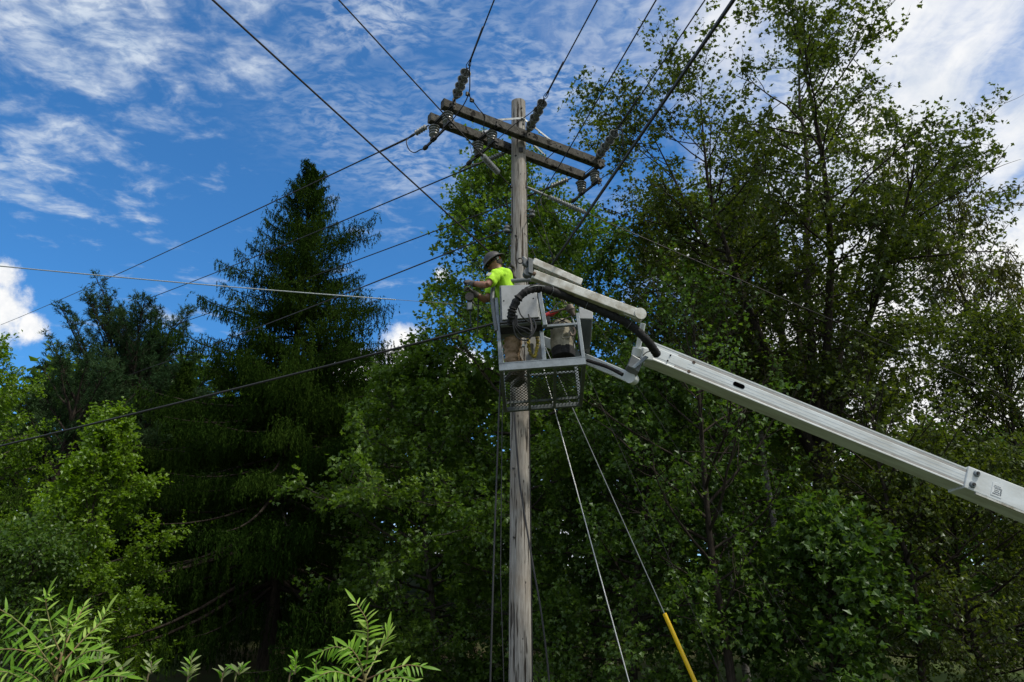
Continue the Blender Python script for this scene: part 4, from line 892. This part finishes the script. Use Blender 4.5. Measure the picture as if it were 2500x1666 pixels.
# ---- things in and on the platform
M_canvas = mat('stained_canvas', (.36, .33, .25), .9, 0, col2=(.17, .155, .115), scale=9, bump=.5, bscale=25)
def canvas_bag():
    b = .30; c0 = pp(1376, 868, b); c1 = pp(1372, 800, b); ax = unit(c1 - c0); L = float(np.linalg.norm(c1 - c0)); R_ = root('canvas_tool_bag', tuple(c0), 'stained canvas tool bag with black bottom hanging in the platform', 'tool bag')
    mb = MB(); rg = np.random.RandomState(8); n, m = 26, 16; V = []; s, u, _ = frame(ax, uy)
    for j in range(m):
        t = j / (m - 1); rad = .150 + .012 * math.sin(t * 3) - (.03 * max(0, t - .9) * 10)
        V += [c0 + ax * (L * t + .06) + (s * math.cos(a) + u * math.sin(a)) * (rad + .009 * math.sin(3 * a + t * 7) + rg.normal(0, .0035)) for a in np.linspace(0, 2 * PI, n, endpoint=False)]
    k = np.arange(n); k2 = (k + 1) % n; mb.add(V, np.concatenate([np.stack([i * n + k, i * n + k2, (i + 1) * n + k2, (i + 1) * n + k], 1) for i in range(m - 1)]))
    obj('canvas_body', mb, M_canvas, R_, smooth='auto')
    obj('black_bottom', lathe(MB(), c0 - ax * .05, ax, [(0, .135), (.01, .150), (.125, .160), (.135, .155)], 26), M_hose, R_, smooth='auto')
    obj('rim', tube(MB(), [c0 + ax * (L + .05) + (s * math.cos(a) + u * math.sin(a)) * .125 for a in np.linspace(0, 2 * PI, 25)], .010, 6, cap=False), M_canvas, R_, smooth='auto')
    mb = MB(); q = pp(1382, 822, b - .16); 
    for i in range(9): a = i * 1.9; tube(mb, smoothpath([q + ux * .05 * math.cos(a) + uz * .03 * math.sin(a), q + ux * .06 * math.cos(a + 1.2) + uz * .04 * math.sin(a + 1.2) - uy * .012, q + ux * .04 * math.cos(a + 2.4) + uz * .03 * math.sin(a + 2.4)], 8), .006, 5)
    obj('emblem_stain', mb, M_canvas, R_, smooth='auto')
    for s_ in (-1, 1): obj('hanger', tube(MB(), smoothpath([c0 + ax * L * .9 + s * .13 * s_, c0 + ax * (L + .10) + s * .12 * s_ - uy * .1, pl(float(np.dot(c0 - pA, ux)) + .10 * s_, .03, hr + .02)], 10), .008, 5), M_hose, R_)
canvas_bag()
def drill():
    M_red = mat('red_tool_casing', (.38, .02, .02), .35, var=.2); c = pp(1342, 768, .12); R_ = root('impact_drill', tuple(c), 'red and black cordless impact drill hanging in the platform', 'drill')
    d = unit(ux + uz * .35)
    obj('motor_housing', lathe(MB(), c - d * .07, d, [(0, .02), (.01, .034), (.08, .038), (.13, .034), (.15, .02), (.19, .016), (.20, .008)], 14), M_red, R_, smooth='auto')
    obj('handle', beam(MB(), c - d * .03 - uz * .01, c - d * .03 - uz * .16, .045, .055, up=ux), M_hose, R_, bevel=.012); obj('battery', box(MB(), c - d * .03 - uz * .185, (.11, .07, .055), AX), M_hose, R_, bevel=.012)
    obj('hook', tube(MB(), smoothpath([c + d * .05 + uz * .03, c + d * .09 + uz * .10, c + d * .16 + uz * .12], 8), .008, 6), M_dark, R_)
drill()
def hoist_chain():
    c = pp(1391, 768, .02); R_ = root('chain_hoist', tuple(c), 'rusty chain hoist head with hook at the platform right side', 'hoist')
    M_bl = mat('brown_oily_steel', (.11, .085, .065), .55, .4, var=.4, scale=30)
    obj('hoist_body', lathe(MB(), c + uz * .13 - uy * .02, unit(ux * .3 - uz), [(0, .03), (.02, .055), (.09, .060), (.12, .035), (.16, .03), (.18, .018)], 16), M_bl, R_, smooth='auto')
    obj('lever', beam(MB(), c + uz * .10 - ux * .02, c + uz * .05 - ux * .26, .03, .022), M_bl, R_, bevel=.006)
    for i in range(5): q = c + uz * (.16 + .028 * i) - ux * (.02 + .02 * i); s_ = ux if i % 2 else uy; obj('link', tube(MB(), [q + uz * .022 * math.cos(a) + s_ * .013 * math.sin(a) for a in np.linspace(0, 2 * PI, 11)], .0055, 5, cap=False), M_bl, R_)
    obj('pull_rod', tube(MB(), [c - uz * .03 + ux * .02, c - uz * .20 + ux * .05], .012, 8), M_galf, R_)
    obj('hook', tube(MB(), smoothpath([pp(1400, 800, .02), pp(1404, 812, .02), pp(1398, 820, .0), pp(1392, 812, .0)], 12), .014, 7), M_bl, R_)
hoist_chain()
def rope():
    M_r1 = mat('yellow_rope', (.50, .40, .05), .8, 0, col2=(.03, .03, .025), scale=16, bump=.6)
    P = smoothpath([pp(1291, 815, .35), pp(1290, 840, .33), pp(1295, 862, .31), pp(1305, 872, .3), pp(1310, 855, .3), pp(1313, 835, .33), pp(1310, 818, .35)], 50)
    R_ = root('safety_rope', tuple(P[0]), 'yellow and black twisted rope looped inside the platform', 'rope')
    for ph in (0, PI): 
        Q = [P[i] + .013 * (math.cos(i * .9 + ph) * ux + math.sin(i * .9 + ph) * uy) for i in range(50)]; obj('strand', tube(MB(), Q, .014, 7), M_r1, R_, smooth='auto')
    obj('back_plate', box(MB(), pp(1303, 845, .42), (.24, .012, .46), AX), M_box, PF)
rope()
def strap_hoist():
    c = HO; R_ = root('strap_hoist', tuple(c), 'small grey strap hoist hanging just below the gloves of the worker', 'hoist')
    obj('frame', box(MB(), V3(at_y(1147, 742, 9.12)), (.075, .06, .20)), M_boxd, R_, bevel=.01); obj('cover_plate', box(MB(), V3(at_y(1147, 748, 9.07)), (.055, .02, .10)), M_galf, R_, bevel=.006)
    obj('strap', beam(MB(), V3(at_y(1148, 762, 9.12)), V3(at_y(1150, 800, 9.12)), .05, .02, up=(1, 0, 0)), mat('green_black_strap', (.02, .035, .03), .8), R_)
    obj('ratchet', lathe(MB(), V3(at_y(1146, 724, 9.05)), (0, 1, 0), [(0, .06), (.05, .06), (.06, .03)], 14), M_dark, R_, smooth='auto')
    obj('handle', tube(MB(), [V3(at_y(1146, 726, 9.1)), V3(at_y(1160, 745, 9.08))], .011, 7), M_dark, R_)
    obj('top_hook', tube(MB(), smoothpath([V3(at_y(1147, 722, 9.1)), V3(at_y(1150, 712, 9.1)), V3(at_y(1143, 705, 9.1)), V3(at_y(1137, 712, 9.1))], 12), .011, 6), M_dark, R_, smooth='auto')
    obj('hanging_rod', tube(MB(), [V3(at_y(1168, 730, 9.2)), V3(at_y(1166, 815, 9.2))], .010, 6), M_dark, R_)
strap_hoist()
wire('hand_line', 'dark hand line hanging from the platform left corner to the ground', 'rope', [V3(pl(.0, .4, .1)), V3(at_y(1218, 1010, 9.3)), V3(at_y(1206, 1350, 9.1)), V3(at_y(1197, 1666, 9.0)), V3(at_y(1194, 1820, 9.0))], .011, M_black)
wire('hand_line', 'thin dark hand line just beside the thicker one left of the pole', 'rope', [V3(pl(.01, .9, .05)), V3(at_y(1226, 1030, 9.6)), V3(at_y(1222, 1400, 9.5)), V3(at_y(1230, 1666, 9.5)), V3(at_y(1232, 1820, 9.5))], .006, M_black)

# ------------------------------------------------------------------ the line worker
def loft(mb, secs, n=20):
    """secs: (centre, axis_x, axis_y) ellipses joined into a closed skin"""
    th = np.linspace(0, 2 * PI, n, endpoint=False); V = [np.asarray(c, float) + np.cos(th)[:, None] * np.asarray(x, float) + np.sin(th)[:, None] * np.asarray(y, float) for c, x, y in secs]
    k = np.arange(n); k2 = (k + 1) % n; m = len(V)
    mb.add(np.concatenate(V), np.concatenate([np.stack([i * n + k, i * n + k2, (i + 1) * n + k2, (i + 1) * n + k], 1) for i in range(m - 1)]))
    for i, r in ((0, True), (m - 1, False)):
        c = V[i].mean(0); mb.add(np.vstack([V[i], c[None]]), np.stack([k2, k, np.full(n, n)], 1) if r else np.stack([k, k2, np.full(n, n)], 1))
    return mb
def limb(mb, pts, rad, n=18, flat=1.0, steps=18):
    P = smoothpath(pts, steps); rr = np.interp(np.linspace(0, 1, steps), np.linspace(0, 1, len(rad)), rad); return tube(mb, P, rr, n)
def ball(mb, c, r, ax=None, n=14):
    ax = np.eye(3) if ax is None else np.asarray([unit(a) for a in ax]); r = np.broadcast_to(np.asarray(r, float), (3,)); V = []
    for i in range(n + 1):
        f = PI * i / n
        for j in range(2 * n): a = PI * j / n; V.append(np.asarray(c, float) + (np.array([math.sin(f) * math.cos(a), math.sin(f) * math.sin(a), math.cos(f)]) * r) @ ax)
    m = 2 * n; Fq = [[i * m + j, (i + 1) * m + j, (i + 1) * m + (j + 1) % m, i * m + (j + 1) % m] for i in range(n) for j in range(m)]
    return mb.add(V, Fq)
from mathutils import noise as mnoise
def folds(o, amp, sc, stretch=(1, 1, 1)):
    me = o.data; n = len(me.vertices); co = np.empty(n * 3, np.float32); no = np.empty(n * 3, np.float32)
    me.vertices.foreach_get('co', co); me.vertices.foreach_get('normal', no); co = co.reshape(-1, 3); no = no.reshape(-1, 3); st = np.array(stretch)
    k = np.array([mnoise.turbulence(Vector(c * st * sc), 2, True) - .5 for c in co]); me.vertices.foreach_set('co', (co + no * (k * amp)[:, None]).ravel()); me.update()
def skin(name, mb, m, parent, voxel=.008, smooth_it=6, **tg):
    o = obj(name, mb, m, parent, smooth=True, **tg)
    r = o.modifiers.new('remesh', 'REMESH'); r.mode = 'VOXEL'; r.voxel_size = voxel; r.use_smooth_shade = True
    if smooth_it: s = o.modifiers.new('smooth', 'SMOOTH'); s.factor = .5; s.iterations = smooth_it
    dg = bpy.context.evaluated_depsgraph_get(); me = bpy.data.meshes.new_from_object(o.evaluated_get(dg)); o.modifiers.clear(); o.data = me
    me.polygons.foreach_set('use_smooth', np.ones(len(me.polygons), bool)); return o
M_skin = mat('tanned_skin', (.30, .15, .095), .5, 0, col2=(.22, .10, .065), scale=12)
M_vest = mat('hi_vis_yellow_shirt', (.44, .78, .025), .8, 0, col2=(.33, .62, .02), scale=6, bump=.25, bscale=14)
M_pants = mat('tan_canvas_trousers', (.27, .185, .11), .9, 0, col2=(.17, .115, .068), scale=7, bump=.5, bscale=12)
M_glove = mat('dark_work_glove', (.055, .050, .048), .7, 0, col2=(.10, .09, .085), scale=14, bump=.4)
M_hat = mat('scuffed_grey_hard_hat', (.045, .043, .041), .55, 0, col2=(.022, .021, .020), scale=9, bump=.15)
M_hair = mat('dark_hair', (.022, .016, .012), .7)
M_boot = mat('brown_boot', (.07, .045, .03), .6, var=.4)

WY = 9.12
hipc = V3(at_y(1252, 792, WY)); floor_z = float((pl(.45, .42, .05))[2])
neck = V3(at_y(1216, 656, WY - .03)); headc = V3(at_y(1207, 642, WY - .03)); chest = V3(at_y(1226, 683, WY)); waist = V3(at_y(1249, 745, WY))
PER = root('person', (hipc[0], hipc[1], floor_z), 'line worker in yellow shirt and grey hard hat reaching left from the platform', 'person')
spn = unit(neck - hipc); latv = np.array([.22, -.97, 0.0]); latv = unit(latv - spn * np.dot(latv, spn)); fwd = unit(np.cross(spn, latv)); fwd = fwd if fwd[0] < 0 else -fwd
shN = V3(at_y(1212, 671, WY - .20)); shF = chest + (chest - shN) * .0 + np.array([.0, .20, .01]); shF = V3(at_y(1207, 690, WY + .17))
elN, wrN, haN = V3(at_y(1188, 697, WY - .30)), V3(at_y(1152, 692, WY - .18)), V3(at_y(1139, 687, WY - .12))
elF, wrF, haF = V3(at_y(1188, 735, WY + .12)), V3(at_y(1158, 716, WY + .02)), V3(at_y(1145, 705, WY - .02))
kneeL, kneeR = hipc + np.array([-.03, -.10, -.42]), hipc + np.array([.02, .12, -.42])
ankL, ankR = np.array([hipc[0] + .0, hipc[1] - .10, floor_z + .125]), np.array([hipc[0] + .10, hipc[1] + .13, floor_z + .125])
hipL, hipR = hipc + np.array([.01, -.09, -.02]), hipc + np.array([.01, .09, -.02])
hd = unit(np.array([-.80, .12, -.58])); hl = unit(np.cross((0, 0, 1), hd)); hu = np.cross(hd, hl); hl = np.cross(hu, hd)       # head: forward, left, up
# one continuous body
mb = MB(); E2 = lambda c, w_, d_: (c, latv * w_, fwd * d_)
loft(mb, [E2(hipc - spn * .08, .10, .08), E2(hipc, .155, .105), E2(waist, .135, .095), E2(chest - spn * .06, .165, .110), E2(chest + spn * .03, .165, .10), E2(neck - spn * .07, .09, .07), E2(neck - spn * .02, .055, .055)])
limb(mb, [neck - spn * .05, headc - hu * .05], [.062, .056])
for s_, e_, w_ in ((shN, elN, wrN), (shF, elF, wrF)):
    limb(mb, [chest + (s_ - chest) * .6, s_, s_ + (e_ - s_) * .5, e_], [.055, .060, .052, .043]); limb(mb, [e_, e_ + (w_ - e_) * .28, w_], [.043, .049, .029])
for h_, k_, a_ in ((hipL, kneeL, ankL), (hipR, kneeR, ankR)):
    limb(mb, [h_, h_ + (k_ - h_) * .5, k_], [.085, .075, .055]); limb(mb, [k_, k_ + (a_ - k_) * .3, a_], [.054, .056, .036])
ball(mb, headc, (.098, .078, .118), (hd, hl, hu)); ball(mb, headc + hd * .035 - hu * .065, (.062, .056, .055), (hd, hl, hu))
ball(mb, headc + hd * .105 - hu * .010, (.022, .014, .026), (hd, hl, hu))
for s_ in (-1, 1): ball(mb, headc + hl * s_ * .080 - hd * .012 - hu * .005, (.020, .012, .034), (hd, hl, hu)); ball(mb, headc + hd * .082 + hl * s_ * .032 + hu * .012, .014)
ball(mb, headc + hd * .092 - hu * .055, (.012, .026, .009), (hd, hl, hu))
skin('body', mb, M_skin, PER, .009, 5)
for s_ in (-1, 1): obj('eye', ball(MB(), headc + hd * .088 + hl * s_ * .032 + hu * .012, .0125, n=8), mat('eye_white', (.6, .58, .55), .2), PER, smooth=True)
mb = MB(); ball(mb, headc - hd * .018 + hu * .012, (.098, .083, .118), (hd, hl, hu)); skin('hair', mb, M_hair, PER, .009, 2)
# shirt
mb = MB(); ball(mb, chest + spn * .02 - fwd * .02, (.13, .20, .12), (fwd, latv, spn))
loft(mb, [E2(waist - spn * .06, .165, .125), E2(waist, .165, .125), E2(chest - spn * .10, .195, .142), E2(chest - spn * .02, .205, .142), E2(chest + spn * .06, .19, .125), E2(neck - spn * .055, .12, .095), E2(neck - spn * .015, .074, .072)], 24)
for s_, e_ in ((shN, elN), (shF, elF)): limb(mb, [chest + (s_ - chest) * .55, s_, s_ + (e_ - s_) * .42, s_ + (e_ - s_) * .72], [.085, .088, .080, .078])
sh = skin('shirt', mb, M_vest, PER, .009, 6); folds(sh, .028, 7.0, (1, 1, .6))
q = V3(at_y(1198, 668, 8.80)); 
pd = unit(elN - shN); pn = unit(np.array([-.35, -1, .25])); ps = np.cross(pd, pn)
M_patch = mat('grey_reflective_patch', (.34, .36, .30), .5, var=.3); pc = shN + pd * .085 + pn * .083 - np.array([.03, 0, 0]); obj('sleeve_patch', box(MB(), pc, (.055, .075, .012), (ps, pd, pn)), M_patch, sh, bevel=.004)
# trousers with folds
mb = MB(); rg = np.random.RandomState(5)
loft(mb, [E2(hipc + spn * .16, .160, .118), E2(hipc + spn * .05, .172, .128), E2(hipc - spn * .05, .165, .125), (hipc + np.array([0, 0, -.14]), np.array([0, -.15, 0]), np.array([-.11, 0, 0]))])
for h_, k_, a_ in ((hipL, kneeL, ankL), (hipR, kneeR, ankR)):
    P = smoothpath([h_, (h_ + k_) / 2, k_, (k_ + a_) / 2, a_ + np.array([0, 0, .02])], 46); r_ = np.interp(np.linspace(0, 1, 46), [0, .3, .5, .75, 1], [.115, .105, .088, .088, .085]) + .0022 * np.sin(np.arange(46) * .8 + rg.uniform(0, 6)) + rg.normal(0, .0028, 46)
    tube(mb, P, r_, 20)
folds(skin('trousers', mb, M_pants, PER, .010, 3), .034, 8.0, (1, 1, 1.3))
obj('belt', tube(MB(), [hipc + spn * .10 + latv * .178 * math.cos(a) + fwd * .135 * math.sin(a) for a in np.linspace(0, 2 * PI, 33)], .020, 6, cap=False), M_hair, PER, smooth=True)
for a_ in (ankL, ankR):
    mb = MB(); limb(mb, [a_ + np.array([0, 0, .10]), a_, a_ + np.array([0, .02, -.06])], [.062, .060, .055]); ft = unit(np.array([-.30, .95, 0])); fs = np.cross((0, 0, 1), ft); ball(mb, a_ + ft * .075 + np.array([0, 0, -.065]), (.145, .052, .045), (ft, fs, (0, 0, 1))); o = skin('boot', mb, M_boot, PER, .009, 3)
    obj('sole', box(MB(), a_ + ft * .07 + np.array([0, 0, -.100]), (.29, .10, .022), (ft, fs, (0, 0, 1))), M_hair, o, bevel=.008)
# gloves: palm, four bent fingers of unequal length and a thumb closing on the grip
def glove(wr, hand, nrm_, grip, lab):
    f = unit(hand - wr); s = unit(np.cross(f, nrm_)); nn = np.cross(s, f); mb = MB()
    limb(mb, [wr - f * .06, wr, wr + f * .02], [.043, .040, .036]); loft(mb, [(wr + f * .0, s * .034, nn * .026), (wr + f * .04, s * .044, nn * .024), (wr + f * .085, s * .046, nn * .020), (wr + f * .098, s * .040, nn * .014)], 16)
    for i, L in enumerate((.068, .078, .074, .058)):
        b = wr + f * .088 + s * (.033 - .022 * i); limb(mb, [b - f * .02, b + f * L * .38 + nn * .004, b + f * L * .62 - nn * L * .30, b + f * L * .42 - nn * L * .66, b + f * L * .10 - nn * L * .72], [.0115, .0112, .0105, .0100, .0088], 10, steps=14)
    b = wr + f * .030 + s * .036; limb(mb, [b, b + f * .030 + s * .026 - nn * .014, b + f * .058 + s * .016 - nn * .036, b + f * .070 - nn * .050], [.0145, .0135, .0120, .0100], 10, steps=12)
    o = skin('glove', mb, M_glove, PER, .0042, 2); obj('cuff', tube(MB(), [wr - f * .045, wr - f * .012], [.046, .043], 14), M_glove, o, smooth='auto'); return o
glove(wrN, haN, np.array([-.1, -.75, .65]), None, '')
glove(wrF, haF, np.array([-.2, -.5, .85]), None, '')
# hard hat: dome with ridges, full brim, suspension band
hc = headc + hu * .052 - hd * .005; ha = unit(hu * .97 - hd * .05); hf = unit(hd - ha * np.dot(hd, ha)); hs = np.cross(ha, hf)
mb = MB(); n = 44; V = []; pr = [(.0, .164), (.006, .168), (.014, .163), (.028, .140), (.038, .126), (.06, .123), (.095, .112), (.124, .090), (.145, .060), (.155, .028), (.157, .004)]
for t, r in pr:
    for j in range(n):
        a = 2 * PI * j / n; k_ = 1 + .05 * math.cos(a) ** 2; rid = .005 * math.exp(-(math.sin(a) / .12) ** 2) + .004 * math.exp(-((abs(math.sin(a)) - .35) / .06) ** 2) if .05 < t < .156 else 0
        V.append(hc + ha * (t - .045 + rid - (.014 if t < .02 else 0) * (.5 + .5 * math.cos(a)) ) + hf * (r * k_ * math.cos(a)) + hs * (r * .90 * math.sin(a)))
k = np.arange(n); k2 = (k + 1) % n; m = len(pr); mb.add(V, np.concatenate([np.stack([i * n + k, i * n + k2, (i + 1) * n + k2, (i + 1) * n + k], 1) for i in range(m - 1)])); mb.add(V[-n:], [list(k)])
hat = obj('hard_hat', mb, M_hat, PER, smooth='auto'); so_ = hat.modifiers.new('shell', 'SOLIDIFY'); so_.thickness = .004; so_.offset = 1
obj('suspension_band', tube(MB(), [hc - ha * .060 + hf * .100 * math.cos(a) + hs * .088 * math.sin(a) for a in np.linspace(0, 2 * PI, 30)], .013, 6, cap=False), M_hair, hat, smooth=True)
mb = MB(); box(mb, hc - ha * .058 - hf * .085 + hs * .055 * (1 if hs[1] < 0 else -1), (.03, .02, .03), (hf, hs, ha)); obj('orange_tab', mb, mat('orange_tab', (.5, .14, .05), .5), hat, bevel=.004)
mb = MB(); box(mb, hc - ha * .060 - hf * .060 + hs * .078 * (1 if hs[1] < 0 else -1), (.035, .012, .035), (hf, hs, ha)); obj('white_tab', mb, mat('white_tab', (.6, .6, .58), .5), hat, bevel=.004)
# body harness across the back
mb = MB(); bk_ = lambda l, h_, o_: chest + spn * h_ + latv * l - fwd * o_
obj('harness_ring', tube(MB(), smoothpath([V3(at_y(1246, 648, 9.25)), V3(at_y(1254, 655, 9.3)), V3(at_y(1252, 668, 9.3)), V3(at_y(1258, 680, 9.3))], 14), .022, 8), M_hair, PER, smooth=True)

# ------------------------------------------------------------------ foreground sumac and weeds: every leaflet its own part
def leaflet_mesh(name, ln, wd, m, seg=5, curl=.18, serr=.0):
    V, Fc = [], []
    for i in range(seg + 1):
        t = i / seg; w_ = wd * math.sin(PI * min(t * .93 + .05, 1)) ** .8 * (1 - .35 * t); z = -curl * ln * t * t
        V += [(-w_, ln * t, z + .25 * w_), (0, ln * t, z), (w_, ln * t, z + .25 * w_)]
    for i in range(seg): b = 3 * i; Fc += [(b, b + 1, b + 4, b + 3), (b + 1, b + 2, b + 5, b + 4)]
    me = MB().add(V, Fc).mesh(name, smooth=True); me.materials.append(m); return me
def simple_leafmat(name, c, c2, tr=.45):
    m = bpy.data.materials.new(name); m.use_nodes = True; t = NT(m.node_tree)
    r = t.n('ShaderNodeObjectInfo', out='Random'); v = t.n('ShaderNodeTexCoord', out='Object')
    nz = t.noise(v, 60, 3, .6); col = t.ramp(t.m('ADD', t.m('MULTIPLY', r, .7), t.m('MULTIPLY', nz, .3)), [(0.1, c2), (.9, c)])
    s = t.n('ShaderNodeMixShader', ins={0: tr, 1: t.n('ShaderNodeBsdfDiffuse', ins={'Color': col}), 2: t.n('ShaderNodeBsdfTranslucent', ins={'Color': t.mix(1, col, (1.2, 1.25, .6, 1), 'MULTIPLY')})})
    s = t.n('ShaderNodeMixShader', ins={0: .022, 1: s, 2: t.n('ShaderNodeBsdfGlossy', ins={'Roughness': .45})}); t.link(s, t.t.nodes.new('ShaderNodeOutputMaterial').inputs[0]); return m
LS = simple_leafmat('sumac_leaf', (.21, .40, .030), (.085, .22, .014)); LP = simple_leafmat('sumac_pale_leaf', (.40, .54, .13), (.24, .44, .03)); LW = simple_leafmat('weed_leaf', (.40, .46, .22), (.17, .23, .09))
M_stem = mat('sumac_stem', (.22, .25, .08), .7, col2=(.20, .10, .06), scale=5); M_wst = mat('weed_stem', (.14, .11, .06), .8, var=.3)
ME = {k: leaflet_mesh('leaflet', .110, .0120, m) for k, m in (('g', LS), ('p', LP))}; MW = {k: leaflet_mesh('leaf', .060, .0105, m) for k, m in (('g', LW), ('y', LS))}
def put(me, nm, parent, p, d, nrm_, s):
    d = unit(d); x = unit(np.cross(d, nrm_)); z = np.cross(x, d); o = bpy.data.objects.new(nm, me); COL.objects.link(o); o.parent = parent
    base = wloc(parent); M_ = Matrix(((x[0], d[0], z[0], p[0] - base[0]), (x[1], d[1], z[1], p[1] - base[1]), (x[2], d[2], z[2], p[2] - base[2]), (0, 0, 0, 1))); o.matrix_local = M_ @ Matrix.Scale(s, 4); return o
def frond(R_, pts, Y, n, s=1.0, kind='g', rng=None, drop=.25, fold=.0):
    P = smoothpath([V3(at_y(px, py, Y + dy)) for px, py, dy in pts], 30); st = obj('leaf_stalk', tube(MB(), P, np.linspace(.0045, .0018, 30), 5), M_stem, R_, smooth='auto')
    n = int(n * 1.35)
    for i in range(n):
        t = .16 + .80 * i / (n - 1); q, d = lerp_path(P, t); sz = .60 * s * (.72 + .55 * math.sin(PI * min(t * .9 + .1, 1))) 
        view = unit(np.array([0, -.75, .66]) + rng.normal(0, .22, 3)); sd = unit(np.cross(d, view))
        for sg in (-1, 1):
            dd = unit(sd * sg * (1 - fold) + d * (.42 + .3 * t + fold) + rng.normal(0, .10, 3) + np.array([0, 0, -drop * .5])); nn = unit(view + rng.normal(0, .30, 3) + sd * sg * -.25)
            put(ME[kind if rng.uniform() < .85 else ('p' if kind == 'g' else 'g')], 'leaflet', R_, q, dd, nn, sz * rng.uniform(.85, 1.1))
    q, d = lerp_path(P, .995); put(ME[kind], 'leaflet', R_, q, d, (0, -.8, .6), s * .9)
def sumac(label, base, Y, fronds, seed, stems):
    rng = np.random.RandomState(seed); b = V3(at_y(*base, Y)); R_ = root('sumac_plant', (b[0], b[1], 0), label, 'plant', 'sumac in the foreground')
    for sx in stems: obj('stem', tube(MB(), smoothpath([np.array([b[0], b[1], -.05]), np.array([b[0] + (V3(at_y(*sx, Y))[0] - b[0]) * .4, b[1], .7]), V3(at_y(*sx, Y))], 14), np.linspace(.016, .006, 14), 7), M_stem, R_, smooth='auto')
    for f in fronds: frond(R_, f[0], Y, f[1], f[2], f[3], rng, *(f[4:] or ()))
sumac('bright green sumac with pale young leaves in the lower left corner', (130, 1666), 4.2, [
    ([(150, 1600, 0), (128, 1545, -.05), (112, 1470, -.1), (118, 1448, -.12)], 7, 1.0, 'p', .1),
    ([(140, 1610, 0), (75, 1545, -.1), (20, 1500, -.2), (-40, 1470, -.3)], 8, 1.15, 'g', .9),
    ([(150, 1640, 0), (90, 1600, -.1), (30, 1585, -.15), (-30, 1590, -.2)], 8, 1.1, 'g', .9),
    ([(150, 1600, 0), (175, 1540, .1), (195, 1500, .15), (206, 1480, .2)], 6, .95, 'p', .0, .35),
    ([(155, 1615, 0), (205, 1560, .05), (245, 1520, .1), (262, 1490, .1)], 8, 1.0, 'p', .1, .2),
    ([(150, 1630, 0), (160, 1570, -.15), (165, 1530, -.2), (168, 1508, -.2)], 8, 1.05, 'g', .3),
    ([(145, 1650, 0), (185, 1610, -.1), (220, 1590, -.15), (255, 1590, -.2)], 8, 1.0, 'g', .8),
    ([(135, 1665, 0), (120, 1620, -.2), (100, 1590, -.25), (88, 1570, -.25)], 7, 1.0, 'g', .4),
    ([(140, 1680, 0), (215, 1662, -.1), (260, 1650, -.15), (310, 1652, -.2)], 8, 1.0, 'g', .9),
    ([(120, 1690, 0), (60, 1660, -.1), (10, 1640, -.2), (-40, 1650, -.2)], 8, 1.1, 'g', .8),
    ([(150, 1680, 0), (165, 1640, -.2), (190, 1625, -.25), (205, 1620, -.25)], 6, .9, 'g', .3),
    ([(100, 1700, 0), (95, 1668, -.2), (80, 1650, -.25), (60, 1640, -.25)], 6, .9, 'g', .5)], 3, [(150, 1600), (140, 1640)])
sumac('bright green sumac with one tall upright frond near the bottom centre', (890, 1700), 4.2, [
    ([(893, 1640, 0), (898, 1570, -.05), (895, 1515, -.1), (868, 1472, -.1)], 11, 1.0, 'p', .1, .0),
    ([(890, 1650, 0), (860, 1605, .05), (825, 1580, .1), (785, 1590, .1)], 9, 1.0, 'g', 1.2),
    ([(895, 1650, 0), (925, 1590, .1), (945, 1560, .1), (948, 1540, .1)], 6, 1.0, 'p', .2, .5),
    ([(890, 1665, 0), (840, 1645, -.1), (810, 1640, -.15), (780, 1650, -.2)], 7, 1.0, 'g', .7),
    ([(895, 1660, 0), (940, 1640, -.1), (990, 1625, -.1), (1030, 1628, -.1)], 8, 1.0, 'g', .7),
    ([(890, 1660, 0), (880, 1620, -.2), (862, 1590, -.25), (850, 1580, -.25)], 7, 1.05, 'g', .4),
    ([(900, 1680, 0), (940, 1660, -.2), (980, 1655, -.25), (1010, 1665, -.3)], 7, 1.0, 'g', .8),
    ([(880, 1690, 0), (830, 1672, -.1), (780, 1668, -.15), (740, 1680, -.2)], 7, 1.0, 'g', .8)], 4, [(893, 1645), (885, 1660)])
def weed(label, top, bot, Y, seed, n=15, s=1.0, kind='g'):
    rng = np.random.RandomState(seed); a, b = V3(at_y(*bot, Y)), V3(at_y(*top, Y)); R_ = root('weed_plant', (a[0], a[1], 0), label, 'plant', 'weeds along the bottom edge')
    P = smoothpath([np.array([a[0], a[1], -.03]), a, a + (b - a) * .55 + rng.normal(0, .012, 3), b], 26); obj('stem', tube(MB(), P, np.linspace(.006, .002, 26), 5), M_wst, R_, smooth='auto')
    zf = (a[2] / b[2]); 
    for i in range(n):
        t = .30 + .70 * i / (n - 1); q, d = lerp_path(P, min(t, .995)); an = i * 2.4 + rng.uniform(-.4, .4)
        dd = unit(np.array([math.cos(an), math.sin(an) * .6, .55 + .5 * i / n])); put(MW[kind if rng.uniform() < .7 else 'y'], 'leaf', R_, q, dd, unit(np.array([-dd[0] * .5, -.6, .7]) + rng.normal(0, .3, 3)), s * 1.15 * rng.uniform(.5, 1.3) * (1.1 - .35 * i / n))
weed('leafy weed stem just right of the lower left sumac', (248, 1560), (240, 1690), 4.4, 1, 25, 1.0)
weed('short weed stem beside the lower left sumac tip', (300, 1628), (290, 1700), 4.4, 2, 14, 1.1)
weed('weed stem with narrow top in the dark gap, leftmost of three', (366, 1600), (352, 1700), 4.5, 3, 19, .9)
weed('bushy weed stem in the dark gap, middle of three', (468, 1606), (452, 1700), 4.5, 4, 25, .95)
weed('weed stem leaning right in the dark gap, right of three', (592, 1628), (568, 1700), 4.5, 5, 19, .9)
weed('small weed stem low in the dark gap', (548, 1634), (536, 1700), 4.5, 6, 14, .85)
weed('weed stem with yellow leaves just left of the centre sumac', (722, 1600), (700, 1700), 4.4, 7, 22, .9, 'y')
weed('weed stem touching the drooping frond of the centre sumac', (772, 1612), (768, 1700), 4.4, 8, 19, .9, 'y')
